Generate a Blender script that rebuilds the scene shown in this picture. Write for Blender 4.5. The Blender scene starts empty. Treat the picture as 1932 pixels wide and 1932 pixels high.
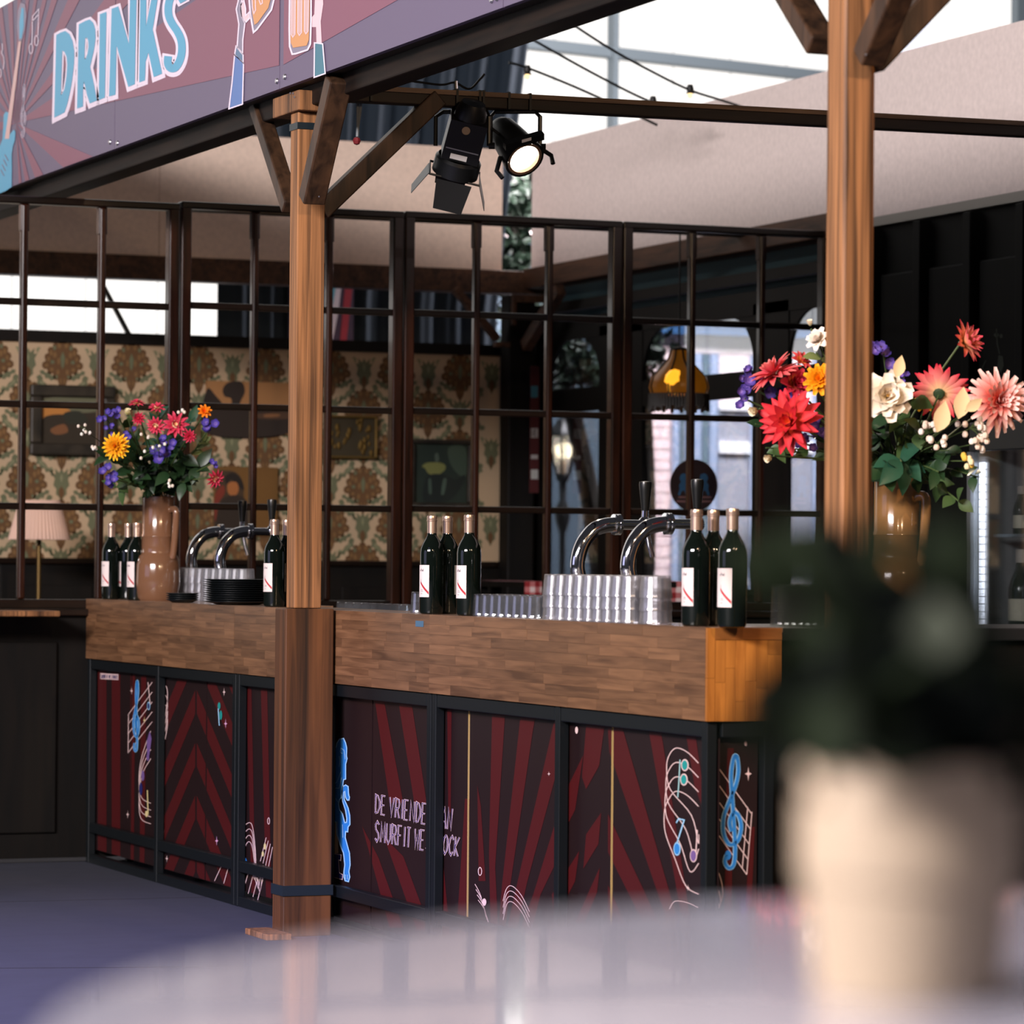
import bpy, math, random
from mathutils import Vector, Matrix, Quaternion
from mathutils.geometry import tessellate_polygon

random.seed(7)
S = bpy.context.scene
COL = S.collection

# ------------------------------------------------------------------ camera
IMG = 1932.0
FPX = 6842.0
YAW = math.radians(22.4)
PITCH = math.atan((1060 - 966) / FPX)
ROLL = 0.0085
EYE = Vector((0, 0, 1.215))
_Fh = Vector((math.sin(YAW), math.cos(YAW), 0))
_R0 = Vector((math.cos(YAW), -math.sin(YAW), 0))
F = _Fh * math.cos(PITCH) + Vector((0, 0, math.sin(PITCH)))
_U0 = _R0.cross(F)
U = _U0 * math.cos(ROLL) - _R0 * math.sin(ROLL)
R = _R0 * math.cos(ROLL) + _U0 * math.sin(ROLL)

cam = bpy.data.cameras.new('camera')
cam.sensor_fit = 'HORIZONTAL'
cam.sensor_width = 24.0
cam.lens = FPX / IMG * 24.0
cam.clip_start = 0.05
cam.clip_end = 200
cam.dof.use_dof = True
cam.dof.focus_distance = 11.3
cam.dof.aperture_fstop = 3.2
co = bpy.data.objects.new('camera', cam)
COL.objects.link(co)
co.matrix_world = Matrix(((R.x, U.x, -F.x, EYE.x), (R.y, U.y, -F.y, EYE.y), (R.z, U.z, -F.z, EYE.z), (0, 0, 0, 1)))
S.camera = co

# ------------------------------------------------------------------ world, lights, exposure
w = bpy.data.worlds.new('hall_ambient')
S.world = w
w.use_nodes = True
w.node_tree.nodes['Background'].inputs[0].default_value = (0.62, 0.62, 0.72, 1)
w.node_tree.nodes['Background'].inputs[1].default_value = 0.045
S.view_settings.view_transform = 'Standard'
S.view_settings.look = 'None'
S.view_settings.gamma = 1
S.view_settings.use_curve_mapping = False
S.view_settings.exposure = 0.0

def aim(o, p, t):
    o.location = p
    o.rotation_euler = (Vector(t) - Vector(p)).to_track_quat('-Z', 'Y').to_euler()

def area(name, p, t, sx, sy, power, col):
    l = bpy.data.lights.new(name, 'AREA'); l.shape = 'RECTANGLE'; l.size = sx; l.size_y = sy
    l.energy = power; l.color = col
    o = bpy.data.objects.new(name, l); COL.objects.link(o); aim(o, p, t); return o

def spot(name, p, t, power, col, deg, blend=0.5, rad=0.06):
    l = bpy.data.lights.new(name, 'SPOT'); l.energy = power; l.color = col
    l.spot_size = math.radians(deg); l.spot_blend = blend; l.shadow_soft_size = rad
    o = bpy.data.objects.new(name, l); COL.objects.link(o); aim(o, p, t); return o

# daylight from the hall's glazed side (left of the camera), high enough to clear the sign's top
area('daylight_side_glazing', (-7.0, 2.0, 5.75), (5.0, 14.5, 2.6), 6.0, 1.3, 3500, (1.0, 0.92, 0.92))
area('left_fill_low', (-8.0, 10.0, 3.0), (5.0, 12.0, 1.0), 6.0, 3.0, 80, (0.62, 0.62, 1.0))  # low bluish fill added for general light from the left
# daylight in the yard behind the windows
area('daylight_yard', (9.6, 18.6, 6.0), (10.8, 22.0, 1.8), 4.0, 1.5, 2600, (1.0, 0.93, 0.96))
# tungsten spots on the near rig, above and behind the camera
spot('tungsten_spot_rig', (4.6, 1.6, 4.3), (4.5, 9.2, 1.35), 680, (1.0, 0.66, 0.38), 36, 0.6, 0.08)
spot('tungsten_spot_rig', (2.2, 2.2, 4.4), (3.9, 11.0, 1.7), 330, (1.0, 0.70, 0.45), 34, 0.6, 0.08)
spot('tungsten_spot_room', (4.6, 14.6, 2.55), (4.7, 17.5, 1.75), 16, (1.0, 0.72, 0.46), 64, 1.0, 0.08)
spot('tungsten_spot_room', (6.2, 14.5, 2.5), (6.4, 17.5, 1.2), 5, (1.0, 0.80, 0.6), 62, 1.0, 0.08)
spot('violet_stage_light', (-2.5, 6.0, 5.5), (2.1, 10.0, 0.0), 5200, (0.26, 0.22, 1.0), 30, 1.0, 0.15)

spot('table_fill_spot', (-0.6, -0.8, 3.4), (0.75, 1.45, 1.02), 14, (0.92, 0.88, 1.0), 40, 0.8, 0.1)  # unseen fill lamp added to brighten the foreground table and pot

# ------------------------------------------------------------------ pixel helpers: a pixel of the photograph onto a plane of the place
def ray(x, y):
    return F + R * ((x - 966) / FPX) - U * ((y - 966) / FPX)
def on(ax, v, x, y):
    d = ray(x, y); return EYE + d * ((v - EYE[ax]) / d[ax])
def on_x(v, x, y): return on(0, v, x, y)
def on_y(v, x, y): return on(1, v, x, y)
def at_d(x, y, d): return EYE + ray(x, y) * d

# ------------------------------------------------------------------ tagging and mesh helpers
def tag(o, label=None, cat=None, group=None, kind=None):
    if label: o['label'] = label
    if cat: o['category'] = cat
    if group: o['group'] = group
    if kind: o['kind'] = kind
    return o

def empty(name, loc=(0, 0, 0), label=None, cat=None, group=None):
    o = bpy.data.objects.new(name, None); COL.objects.link(o); o.location = loc
    o.empty_display_size = 0.05
    return tag(o, label, cat, group)

def wmat(o):
    m = o.matrix_basis.copy()
    if o.parent: m = wmat(o.parent) @ o.matrix_parent_inverse @ m
    return m

def par(o, p):
    if p is not None:
        o.parent = p
        o.matrix_parent_inverse = wmat(p).inverted()
    return o

class MB:
    def __init__(s): s.v = []; s.f = []; s.m = []; s.mats = []; s.cur = 0
    def mat(s, m):
        if m not in s.mats: s.mats.append(m)
        s.cur = s.mats.index(m); return s
    def add(s, vs, fs):
        b = len(s.v); s.v += [tuple(p) for p in vs]
        for q in fs: s.f.append([i + b for i in q]); s.m.append(s.cur)
        return s
    def box(s, a, b):
        x0, y0, z0 = a; x1, y1, z1 = b
        return s.add([(x0,y0,z0),(x1,y0,z0),(x1,y1,z0),(x0,y1,z0),(x0,y0,z1),(x1,y0,z1),(x1,y1,z1),(x0,y1,z1)],
                     [(0,3,2,1),(4,5,6,7),(0,1,5,4),(1,2,6,5),(2,3,7,6),(3,0,4,7)])
    def bar(s, p0, p1, wd, ht, up=(0, 0, 1)):
        p0 = Vector(p0); p1 = Vector(p1); d = (p1 - p0).normalized(); up = Vector(up)
        a = d.cross(up)
        if a.length < 1e-4: a = d.cross(Vector((1, 0, 0)))
        a = a.normalized(); b = a.cross(d).normalized()
        vs = [p + a * (sx * wd / 2) + b * (sy * ht / 2) for p in (p0, p1) for sx, sy in ((-1,-1),(1,-1),(1,1),(-1,1))]
        return s.add(vs, [(0,1,2,3),(7,6,5,4),(0,4,5,1),(1,5,6,2),(2,6,7,3),(3,7,4,0)])
    def tube(s, pts, r, n=10, cap=True):
        pts = [Vector(p) for p in pts]; rs = r if isinstance(r, (list, tuple)) else [r] * len(pts)
        vs = []; fs = []; prev = None
        for i, p in enumerate(pts):
            d = (pts[min(i+1, len(pts)-1)] - pts[max(i-1, 0)]).normalized()
            if prev is None:
                a = d.cross(Vector((0, 0, 1)))
                if a.length < 1e-3: a = d.cross(Vector((1, 0, 0)))
            else: a = prev - d * prev.dot(d)
            a = a.normalized(); prev = a; b = d.cross(a)
            for k in range(n):
                t = 2 * math.pi * k / n; vs.append(p + (a * math.cos(t) + b * math.sin(t)) * rs[i])
        for i in range(len(pts) - 1):
            for k in range(n):
                k2 = (k + 1) % n; fs.append((i*n+k, i*n+k2, (i+1)*n+k2, (i+1)*n+k))
        if cap: fs.append(tuple(range(n-1, -1, -1))); fs.append(tuple((len(pts)-1)*n + k for k in range(n)))
        return s.add(vs, fs)
    def lathe(s, prof, n=20, o=(0, 0, 0), q=None):
        o = Vector(o); vs = []; fs = []
        for (r, z) in prof:
            for k in range(n):
                t = 2 * math.pi * k / n; p = Vector((max(r, 1e-4) * math.cos(t), max(r, 1e-4) * math.sin(t), z))
                vs.append(o + (q @ p if q is not None else p))
        for i in range(len(prof) - 1):
            for k in range(n):
                k2 = (k + 1) % n; fs.append((i*n+k, i*n+k2, (i+1)*n+k2, (i+1)*n+k))
        return s.add(vs, fs)
    def ball(s, c, r, n=8, sc=(1, 1, 1)):
        c = Vector(c); prof = []
        vs = []; fs = []; m = max(4, n // 2)
        for i in range(m + 1):
            a = -math.pi / 2 + math.pi * i / m
            for k in range(n):
                t = 2 * math.pi * k / n
                vs.append(c + Vector((math.cos(a)*math.cos(t)*r*sc[0], math.cos(a)*math.sin(t)*r*sc[1], math.sin(a)*r*sc[2])))
        for i in range(m):
            for k in range(n):
                k2 = (k + 1) % n; fs.append((i*n+k, i*n+k2, (i+1)*n+k2, (i+1)*n+k))
        return s.add(vs, fs)
    def prism(s, pts, n, th):
        """pts: planar 3D outline; extruded by th along n"""
        n = Vector(n).normalized() * th; pts = [Vector(p) for p in pts]; k = len(pts)
        tri = tessellate_polygon([pts])
        b = len(s.v); s.v += [tuple(p) for p in pts] + [tuple(p + n) for p in pts]
        for t in tri:
            s.f.append([b + i for i in t]); s.m.append(s.cur)
            s.f.append([b + k + i for i in reversed(t)]); s.m.append(s.cur)
        for i in range(k):
            j = (i + 1) % k; s.f.append([b+i, b+j, b+k+j, b+k+i]); s.m.append(s.cur)
        return s
    def mesh(s, name):
        me = bpy.data.meshes.new(name); me.from_pydata(s.v, [], s.f)
        for m in s.mats: me.materials.append(m)
        if len(s.mats) > 1: me.polygons.foreach_set('material_index', s.m)
        me.update(); return me
    def build(s, name, mat=None, parent=None, smooth=False, bevel=0, origin=None):
        if mat is not None: s.mats = [mat]
        if origin is not None:
            ov = Vector(origin); s.v = [tuple(Vector(p) - ov) for p in s.v]
        me = s.mesh(name)
        if smooth: me.polygons.foreach_set('use_smooth', [True] * len(me.polygons))
        o = bpy.data.objects.new(name, me); COL.objects.link(o)
        if origin is not None: o.location = origin
        if smooth:
            try: me.set_sharp_from_angle(angle=math.radians(38))
            except Exception: pass
        if bevel:
            b = o.modifiers.new('bevel', 'BEVEL'); b.width = bevel; b.segments = 2; b.limit_method = 'ANGLE'
        return par(o, parent)

def box_obj(name, a, b, mat, parent=None, bevel=0):
    return MB().box(a, b).build(name, mat, parent, bevel=bevel)

def copy_tree(o, off=(0, 0, 0), parent=None):
    c = o.copy(); COL.objects.link(c)
    if parent is None: c.location = Vector(o.location) + Vector(off)
    else:
        c.parent = parent; c.matrix_parent_inverse = o.matrix_parent_inverse.copy()
    for ch in list(o.children): copy_tree(ch, parent=c)
    return c

def smooth_line(pts, k=6, closed=False):
    flat = len(pts[0]) < 3
    pts = [Vector((p[0], p[1], p[2] if len(p) > 2 else 0)) for p in pts]; n = len(pts); out = []
    rng = n if closed else n - 1
    for i in range(rng):
        if closed: p0, p1, p2, p3 = pts[i-1], pts[i], pts[(i+1) % n], pts[(i+2) % n]
        else: p0, p1, p2, p3 = pts[max(i-1, 0)], pts[i], pts[i+1], pts[min(i+2, n-1)]
        for j in range(k):
            t = j / k
            out.append(0.5 * ((2*p1) + (p2-p0)*t + (2*p0-5*p1+4*p2-p3)*t*t + (3*p1-p0-3*p2+p3)*t**3))
    if not closed: out.append(pts[-1])
    return [(p.x, p.y) if flat else (p.x, p.y, p.z) for p in out]

def clip_rect(poly, x0, x1, y0, y1):
    def cl(P, f, inter):
        out = []
        for i in range(len(P)):
            a = P[i-1]; b = P[i]
            if f(b):
                if not f(a): out.append(inter(a, b))
                out.append(b)
            elif f(a): out.append(inter(a, b))
        return out
    def ix(x): return lambda a, b: (x, a[1] + (b[1]-a[1]) * (x-a[0]) / (b[0]-a[0]))
    def iy(y): return lambda a, b: (a[0] + (b[0]-a[0]) * (y-a[1]) / (b[1]-a[1]), y)
    P = poly
    for f, g in ((lambda p: p[0] >= x0, ix(x0)), (lambda p: p[0] <= x1, ix(x1)), (lambda p: p[1] >= y0, iy(y0)), (lambda p: p[1] <= y1, iy(y1))):
        if len(P) < 3: return []
        P = cl(P, f, g)
    return P

class Print:
    """flat print lying on a surface: polygons and ribbons drawn on a plane (m maps 2D to the plane, n is its normal)"""
    def __init__(s, m, n, step=0.0006): s.mb = MB(); s.m = m; s.n = Vector(n); s.st = step
    def P(s, p, l): return s.m(p[0], p[1]) + s.n * (s.st * l)
    def poly(s, pts, mat, l=1, holes=()):
        s.mb.mat(mat)
        loops = [[Vector((a[0], a[1], 0)) for a in pts]] + [[Vector((a[0], a[1], 0)) for a in h] for h in holes]
        flat = [p for lp in loops for p in lp]
        tri = tessellate_polygon(loops)
        s.mb.add([s.P((p.x, p.y), l) for p in flat], [tuple(t) for t in tri]); return s
    def ribbon(s, pts, wd, mat, l=1, closed=False):
        s.mb.mat(mat); P = [Vector((p[0], p[1])) for p in pts]; n = len(P); h = wd / 2; L = []; Rr = []
        for i in range(n):
            a = P[i-1] if (i > 0 or closed) else None; b = P[(i+1) % n] if (i < n-1 or closed) else None
            d1 = (P[i]-a).normalized() if a is not None and (P[i]-a).length > 1e-9 else None
            d2 = (b-P[i]).normalized() if b is not None and (b-P[i]).length > 1e-9 else None
            d = (d1 + d2) if d1 and d2 else (d1 or d2 or Vector((1, 0)))
            if d.length < 1e-3: d = d2
            d = d.normalized(); nn = Vector((-d.y, d.x)); k = 1.0
            if d1 and d2:
                c = max(0.45, nn.dot(Vector((-d1.y, d1.x)))); k = 1 / c
            L.append(P[i] + nn * h * k); Rr.append(P[i] - nn * h * k)
        vs = [s.P(p, l) for p in L] + [s.P(p, l) for p in Rr]
        fs = [(i, (i+1) % n, n + (i+1) % n, n + i) for i in range(n if closed else n - 1)]
        s.mb.add(vs, fs); return s
    def disc(s, c, rx, ry, mat, l=1, n=14, rot=0):
        return s.poly([(c[0] + rx*math.cos(t)*math.cos(rot) - ry*math.sin(t)*math.sin(rot), c[1] + rx*math.cos(t)*math.sin(rot) + ry*math.sin(t)*math.cos(rot)) for t in [2*math.pi*k/n for k in range(n)]], mat, l)
    def star(s, c, rx, ry, mat, l=2):
        pts = []
        for k in range(8):
            t = math.pi * k / 4; q = 1.0 if k % 2 == 0 else 0.28
            pts.append((c[0] + rx*q*math.cos(t), c[1] + ry*q*math.sin(t)))
        return s.poly(pts, mat, l)
    def build(s, name, parent): return s.mb.build(name, None, parent)

FONT = {
 'A': [[(0,0),(.5,1),(1,0)],[(.2,.32),(.8,.32)]], 'C': [[(.95,.8),(.6,1),(.2,.85),(0,.5),(.2,.15),(.6,0),(.95,.2)]],
 'D': [[(0,0),(0,1),(.5,.95),(.95,.65),(.95,.35),(.5,.05),(0,0)]], 'E': [[(.85,0),(0,0),(0,1),(.85,1)],[(0,.5),(.7,.5)]],
 'F': [[(0,0),(0,1),(.85,1)],[(0,.52),(.7,.52)]], 'I': [[(.2,0),(.2,1)]], 'K': [[(0,0),(0,1)],[(.9,1),(.05,.45),(.9,0)]],
 'L': [[(0,1),(0,0),(.8,0)]], 'M': [[(0,0),(.1,1),(.5,.3),(.9,1),(1,0)]], 'N': [[(0,0),(0,1),(.9,0),(.9,1)]],
 'O': [[(.5,1),(.1,.8),(0,.5),(.1,.2),(.5,0),(.9,.2),(1,.5),(.9,.8),(.5,1)]], 'P': [[(0,0),(0,1),(.7,.95),(.85,.72),(.7,.5),(0,.45)]],
 'R': [[(0,0),(0,1),(.7,.95),(.85,.72),(.7,.52),(0,.48)],[(.4,.5),(.9,0)]], 'S': [[(.9,.85),(.5,1),(.1,.82),(.2,.6),(.75,.42),(.9,.2),(.5,0),(.05,.15)]],
 'T': [[(0,1),(.9,1)],[(.45,1),(.45,0)]], 'U': [[(0,1),(0,.25),(.45,0),(.9,.25),(.9,1)]], 'V': [[(0,1),(.45,0),(.9,1)]],
 'W': [[(0,1),(.2,0),(.5,.7),(.8,0),(1,1)]], 'X': [[(0,1),(.9,0)],[(0,0),(.9,1)]],
 'a': [[(.7,.5),(.35,.6),(.05,.3),(.35,0),(.7,.2)],[(.7,.6),(.7,0)]], 'u': [[(0,.6),(0,.15),(.35,0),(.7,.2)],[(.7,.6),(.7,0)]], 'l': [[(.2,0),(.2,1)]], 'n': [[(0,0),(0,.6)],[(0,.4),(.4,.6),(.7,.4),(.7,0)]],
}
def text_strokes(txt, gap=0.42):
    x = 0; out = []
    for ch in txt:
        if ch == ' ': x += 0.55; continue
        wd = 0.42 if ch in 'Il' else 0.95
        out += [[(x + p[0] * (1 if ch not in 'Il' else 1), p[1]) for p in st] for st in FONT[ch]]
        x += wd + gap * (0.7 if ch in 'Il' else 1)
    return out, x - gap
def text_on_quad(pr, txt, tl, tr, br, bl, wd, mat, l, wd2=None, mat2=None):
    st, W = text_strokes(txt)
    def q(p):
        u = p[0] / W; v = p[1]
        return ((bl[0]*(1-u)+br[0]*u)*(1-v) + (tl[0]*(1-u)+tr[0]*u)*v, (bl[1]*(1-u)+br[1]*u)*(1-v) + (tl[1]*(1-u)+tr[1]*u)*v)
    for s_ in st:
        pts = [q(p) for p in s_]; pr.ribbon(pts, wd, mat, l)
        if mat2: pr.ribbon(pts, wd2, mat2, l + 1)

# ------------------------------------------------------------------ materials
def srgb(c):
    return tuple(((x/255)/12.92 if x/255 <= 0.04045 else ((x/255+0.055)/1.055)**2.4) for x in c)
_mc = {}
def M(name, rgb, rough=0.6, metal=0.0, spec=0.5, emit=0, ecol=None, coat=0, trans=0, ior=1.45, bump=0, bscale=60):
    if name in _mc: return _mc[name]
    m = bpy.data.materials.new(name); m.use_nodes = True; nt = m.node_tree; p = nt.nodes['Principled BSDF']
    c = srgb(rgb)
    p.inputs['Base Color'].default_value = (*c, 1); p.inputs['Roughness'].default_value = rough
    p.inputs['Metallic'].default_value = metal; p.inputs['Specular IOR Level'].default_value = spec
    p.inputs['Coat Weight'].default_value = coat; p.inputs['Transmission Weight'].default_value = trans; p.inputs['IOR'].default_value = ior
    if emit:
        p.inputs['Emission Color'].default_value = (*srgb(ecol or rgb), 1); p.inputs['Emission Strength'].default_value = emit
    if bump:
        n = nt.nodes.new('ShaderNodeTexNoise'); n.inputs['Scale'].default_value = bscale; n.inputs['Detail'].default_value = 4
        tc = nt.nodes.new('ShaderNodeTexCoord'); nt.links.new(tc.outputs['Object'], n.inputs['Vector'])
        b = nt.nodes.new('ShaderNodeBump'); b.inputs['Strength'].default_value = bump; b.inputs['Distance'].default_value = 0.01
        nt.links.new(n.outputs['Fac'], b.inputs['Height']); nt.links.new(b.outputs['Normal'], p.inputs['Normal'])
        mx = nt.nodes.new('ShaderNodeMix'); mx.data_type = 'RGBA'; mx.inputs['A'].default_value = (*[x*0.82 for x in c], 1); mx.inputs['B'].default_value = (*[min(1, x*1.15) for x in c], 1)
        nt.links.new(n.outputs['Fac'], mx.inputs['Factor']); nt.links.new(mx.outputs['Result'], p.inputs['Base Color'])
    _mc[name] = m; return m

def wood(name, dark, light, scale, rough=0.55, var=0.0, bump=0.15, spec=0.35, knots=0.0, coat=0.0):
    """wood whose grain runs along the axis with the smallest scale; each piece takes its own tone from its object"""
    if name in _mc: return _mc[name]
    m = bpy.data.materials.new(name); m.use_nodes = True; nt = m.node_tree; N = nt.nodes; K = nt.links; p = N['Principled BSDF']
    tc = N.new('ShaderNodeTexCoord'); oi = N.new('ShaderNodeObjectInfo')
    mp = N.new('ShaderNodeMapping'); mp.inputs['Scale'].default_value = scale
    ad = N.new('ShaderNodeVectorMath'); ad.operation = 'ADD'
    sc = N.new('ShaderNodeMath'); sc.operation = 'MULTIPLY'; sc.inputs[1].default_value = 37.0
    K.new(oi.outputs['Random'], sc.inputs[0])
    K.new(tc.outputs['Object'], mp.inputs['Vector']); K.new(mp.outputs['Vector'], ad.inputs[0]); K.new(sc.outputs[0], ad.inputs[1])
    n1 = N.new('ShaderNodeTexNoise'); n1.inputs['Scale'].default_value = 1.0; n1.inputs['Detail'].default_value = 6; n1.inputs['Distortion'].default_value = 0.6
    K.new(ad.outputs[0], n1.inputs['Vector'])
    n2 = N.new('ShaderNodeTexNoise'); n2.inputs['Scale'].default_value = 0.25; n2.inputs['Detail'].default_value = 3; n2.inputs['Distortion'].default_value = 1.2
    K.new(ad.outputs[0], n2.inputs['Vector'])
    mixn = N.new('ShaderNodeMath'); mixn.operation = 'MULTIPLY_ADD'; mixn.inputs[1].default_value = 0.65
    K.new(n1.outputs['Fac'], mixn.inputs[0])
    h = N.new('ShaderNodeMath'); h.operation = 'MULTIPLY'; h.inputs[1].default_value = 0.35; K.new(n2.outputs['Fac'], h.inputs[0]); K.new(h.outputs[0], mixn.inputs[2])
    cr = N.new('ShaderNodeValToRGB'); e = cr.color_ramp.elements
    e[0].position = 0.34; e[0].color = (*srgb(dark), 1); e[1].position = 0.62; e[1].color = (*srgb(light), 1)
    K.new(mixn.outputs[0], cr.inputs['Fac'])
    out = cr.outputs['Color']
    if var:
        mr = N.new('ShaderNodeMapRange'); mr.inputs['To Min'].default_value = 1 - var; mr.inputs['To Max'].default_value = 1 + var
        K.new(oi.outputs['Random'], mr.inputs['Value'])
        hs = N.new('ShaderNodeHueSaturation'); K.new(out, hs.inputs['Color']); K.new(mr.outputs['Result'], hs.inputs['Value'])
        out = hs.outputs['Color']
    if knots:
        vo = N.new('ShaderNodeTexNoise'); vo.inputs['Scale'].default_value = knots; K.new(tc.outputs['Object'], vo.inputs['Vector'])
        kr = N.new('ShaderNodeValToRGB'); ke = kr.color_ramp.elements; ke[0].position = 0.66; ke[0].color = (1,1,1,1); ke[1].position = 0.76; ke[1].color = (0.25,0.2,0.18,1)
        K.new(vo.outputs['Fac'], kr.inputs['Fac'])
        mm = N.new('ShaderNodeMix'); mm.data_type = 'RGBA'; mm.blend_type = 'MULTIPLY'; mm.inputs['Factor'].default_value = 0.8
        K.new(out, mm.inputs['A']); K.new(kr.outputs['Color'], mm.inputs['B']); out = mm.outputs['Result']
    K.new(out, p.inputs['Base Color']); p.inputs['Roughness'].default_value = rough; p.inputs['Specular IOR Level'].default_value = spec
    p.inputs['Coat Weight'].default_value = coat
    b = N.new('ShaderNodeBump'); b.inputs['Strength'].default_value = bump; b.inputs['Distance'].default_value = 0.004
    K.new(mixn.outputs[0], b.inputs['Height']); K.new(b.outputs['Normal'], p.inputs['Normal'])
    _mc[name] = m; return m

def thin_glass(name, tint=(0.92, 0.94, 0.95), gloss=0.12, rough=0.05, haze=0.0, edge=1.2):
    if name in _mc: return _mc[name]
    m = bpy.data.materials.new(name); m.use_nodes = True; nt = m.node_tree; N = nt.nodes; K = nt.links
    for n in list(N): N.remove(n)
    o = N.new('ShaderNodeOutputMaterial'); t = N.new('ShaderNodeBsdfTransparent'); t.inputs[0].default_value = (*tint, 1)
    g = N.new('ShaderNodeBsdfGlossy'); g.inputs['Roughness'].default_value = rough
    lw = N.new('ShaderNodeLayerWeight'); lw.inputs['Blend'].default_value = 0.35
    ma = N.new('ShaderNodeMath'); ma.operation = 'MULTIPLY_ADD'; ma.inputs[1].default_value = edge * 0.6; ma.inputs[2].default_value = gloss; ma.use_clamp = True
    K.new(lw.outputs['Fresnel'], ma.inputs[0])
    mx = N.new('ShaderNodeMixShader'); K.new(ma.outputs[0], mx.inputs[0]); K.new(t.outputs[0], mx.inputs[1]); K.new(g.outputs[0], mx.inputs[2])
    last = mx.outputs[0]
    if haze:
        d = N.new('ShaderNodeBsdfDiffuse'); d.inputs[0].default_value = (0.9, 0.88, 0.9, 1)
        d2 = N.new('ShaderNodeBsdfTranslucent'); d2.inputs[0].default_value = (0.9, 0.88, 0.9, 1)
        ad = N.new('ShaderNodeMixShader'); ad.inputs[0].default_value = 0.5; K.new(d.outputs[0], ad.inputs[1]); K.new(d2.outputs[0], ad.inputs[2])
        m2 = N.new('ShaderNodeMixShader'); m2.inputs[0].default_value = haze; K.new(last, m2.inputs[1]); K.new(ad.outputs[0], m2.inputs[2]); last = m2.outputs[0]
    K.new(last, o.inputs[0]); _mc[name] = m; return m

def ramp_mat(name, stops, rough=0.55, axis=1, trans=0.0):
    """petal or leaf coloured along its own length (Generated coordinate)"""
    if name in _mc: return _mc[name]
    m = bpy.data.materials.new(name); m.use_nodes = True; nt = m.node_tree; N = nt.nodes; K = nt.links; p = N['Principled BSDF']
    tc = N.new('ShaderNodeTexCoord'); sp = N.new('ShaderNodeSeparateXYZ'); K.new(tc.outputs['Generated'], sp.inputs[0])
    cr = N.new('ShaderNodeValToRGB'); e = cr.color_ramp.elements
    e[0].position = stops[0][0]; e[0].color = (*srgb(stops[0][1]), 1); e[1].position = stops[-1][0]; e[1].color = (*srgb(stops[-1][1]), 1)
    for q, c in stops[1:-1]:
        x = e.new(q); x.color = (*srgb(c), 1)
    K.new(sp.outputs[axis], cr.inputs['Fac']); K.new(cr.outputs['Color'], p.inputs['Base Color']); p.inputs['Roughness'].default_value = rough
    p.inputs['Specular IOR Level'].default_value = 0.25
    _mc[name] = m; return m

def emis(name, rgb, k):
    if name in _mc: return _mc[name]
    m = bpy.data.materials.new(name); m.use_nodes = True; nt = m.node_tree
    for n in list(nt.nodes): nt.nodes.remove(n)
    o = nt.nodes.new('ShaderNodeOutputMaterial'); e = nt.nodes.new('ShaderNodeEmission')
    e.inputs[0].default_value = (*srgb(rgb), 1); e.inputs[1].default_value = k; nt.links.new(e.outputs[0], o.inputs[0])
    _mc[name] = m; return m

W_POST = wood('weathered_pine', (56, 36, 22), (166, 114, 72), (80, 80, 1.5), 0.6, 0.08, 0.3, knots=2.6)
W_POSTD = wood('dark_stained_pine', (28, 18, 12), (70, 48, 32), (30, 30, 3), 0.5, 0.25, 0.2)
W_BEAM = wood('dark_beam', (18, 12, 9), (40, 27, 19), (3, 30, 30), 0.55, 0.15, 0.2)
W_BEAMY = wood('brown_beam', (44, 28, 18), (96, 64, 44), (30, 3, 30), 0.6, 0.15, 0.2)
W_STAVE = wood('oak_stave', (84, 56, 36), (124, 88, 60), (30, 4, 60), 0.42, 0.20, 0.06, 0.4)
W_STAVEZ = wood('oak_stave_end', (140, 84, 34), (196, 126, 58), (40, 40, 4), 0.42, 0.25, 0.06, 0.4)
W_FRAME = wood('varnished_mahogany', (10, 6, 4), (48, 22, 11), (40, 40, 3), 0.26, 0.12, 0.08, 0.4, coat=0.15)
W_FRAMEH = wood('varnished_mahogany_rail', (8, 6, 4), (28, 16, 9), (3, 40, 40), 0.3, 0.12, 0.08, 0.4, coat=0.1)
W_DARK = wood('black_brown_panelling', (6, 6, 5), (15, 11, 8), (20, 20, 2), 0.6, 0.1, 0.1, 0.2)
STEEL_BLK = M('black_painted_steel', (15, 20, 23), 0.42, 0.2, 0.5)
BLACK = M('matt_black', (14, 15, 15), 0.5)
BLACK_G = M('gloss_black', (12, 14, 13), 0.18)
CHROME = M('chrome', (225, 225, 228), 0.07, 1.0)

# ================================================================== SETTING
def struct(o): o['kind'] = 'structure'; return o

M_FLOOR = M('grey_concrete', (64, 66, 78), 0.7, bump=0.12, bscale=9)
flo = struct(MB().box((-12, -3, -0.1), (16, 34, 0.0)).build('floor', M_FLOOR))
M_JOINT = M('floor_joint', (40, 40, 48), 0.8)
for (a, b) in (((0, 1827), (900, 1822)), ((0, 1702), (520, 1690))):
    p = on(2, 0.0, *a); q = on(2, 0.0, *b); d = (q - p).normalized()
    MB().bar(p - d * 4, q + d * 2, 0.012, 0.002).build('joint', M_JOINT, flo)

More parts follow.
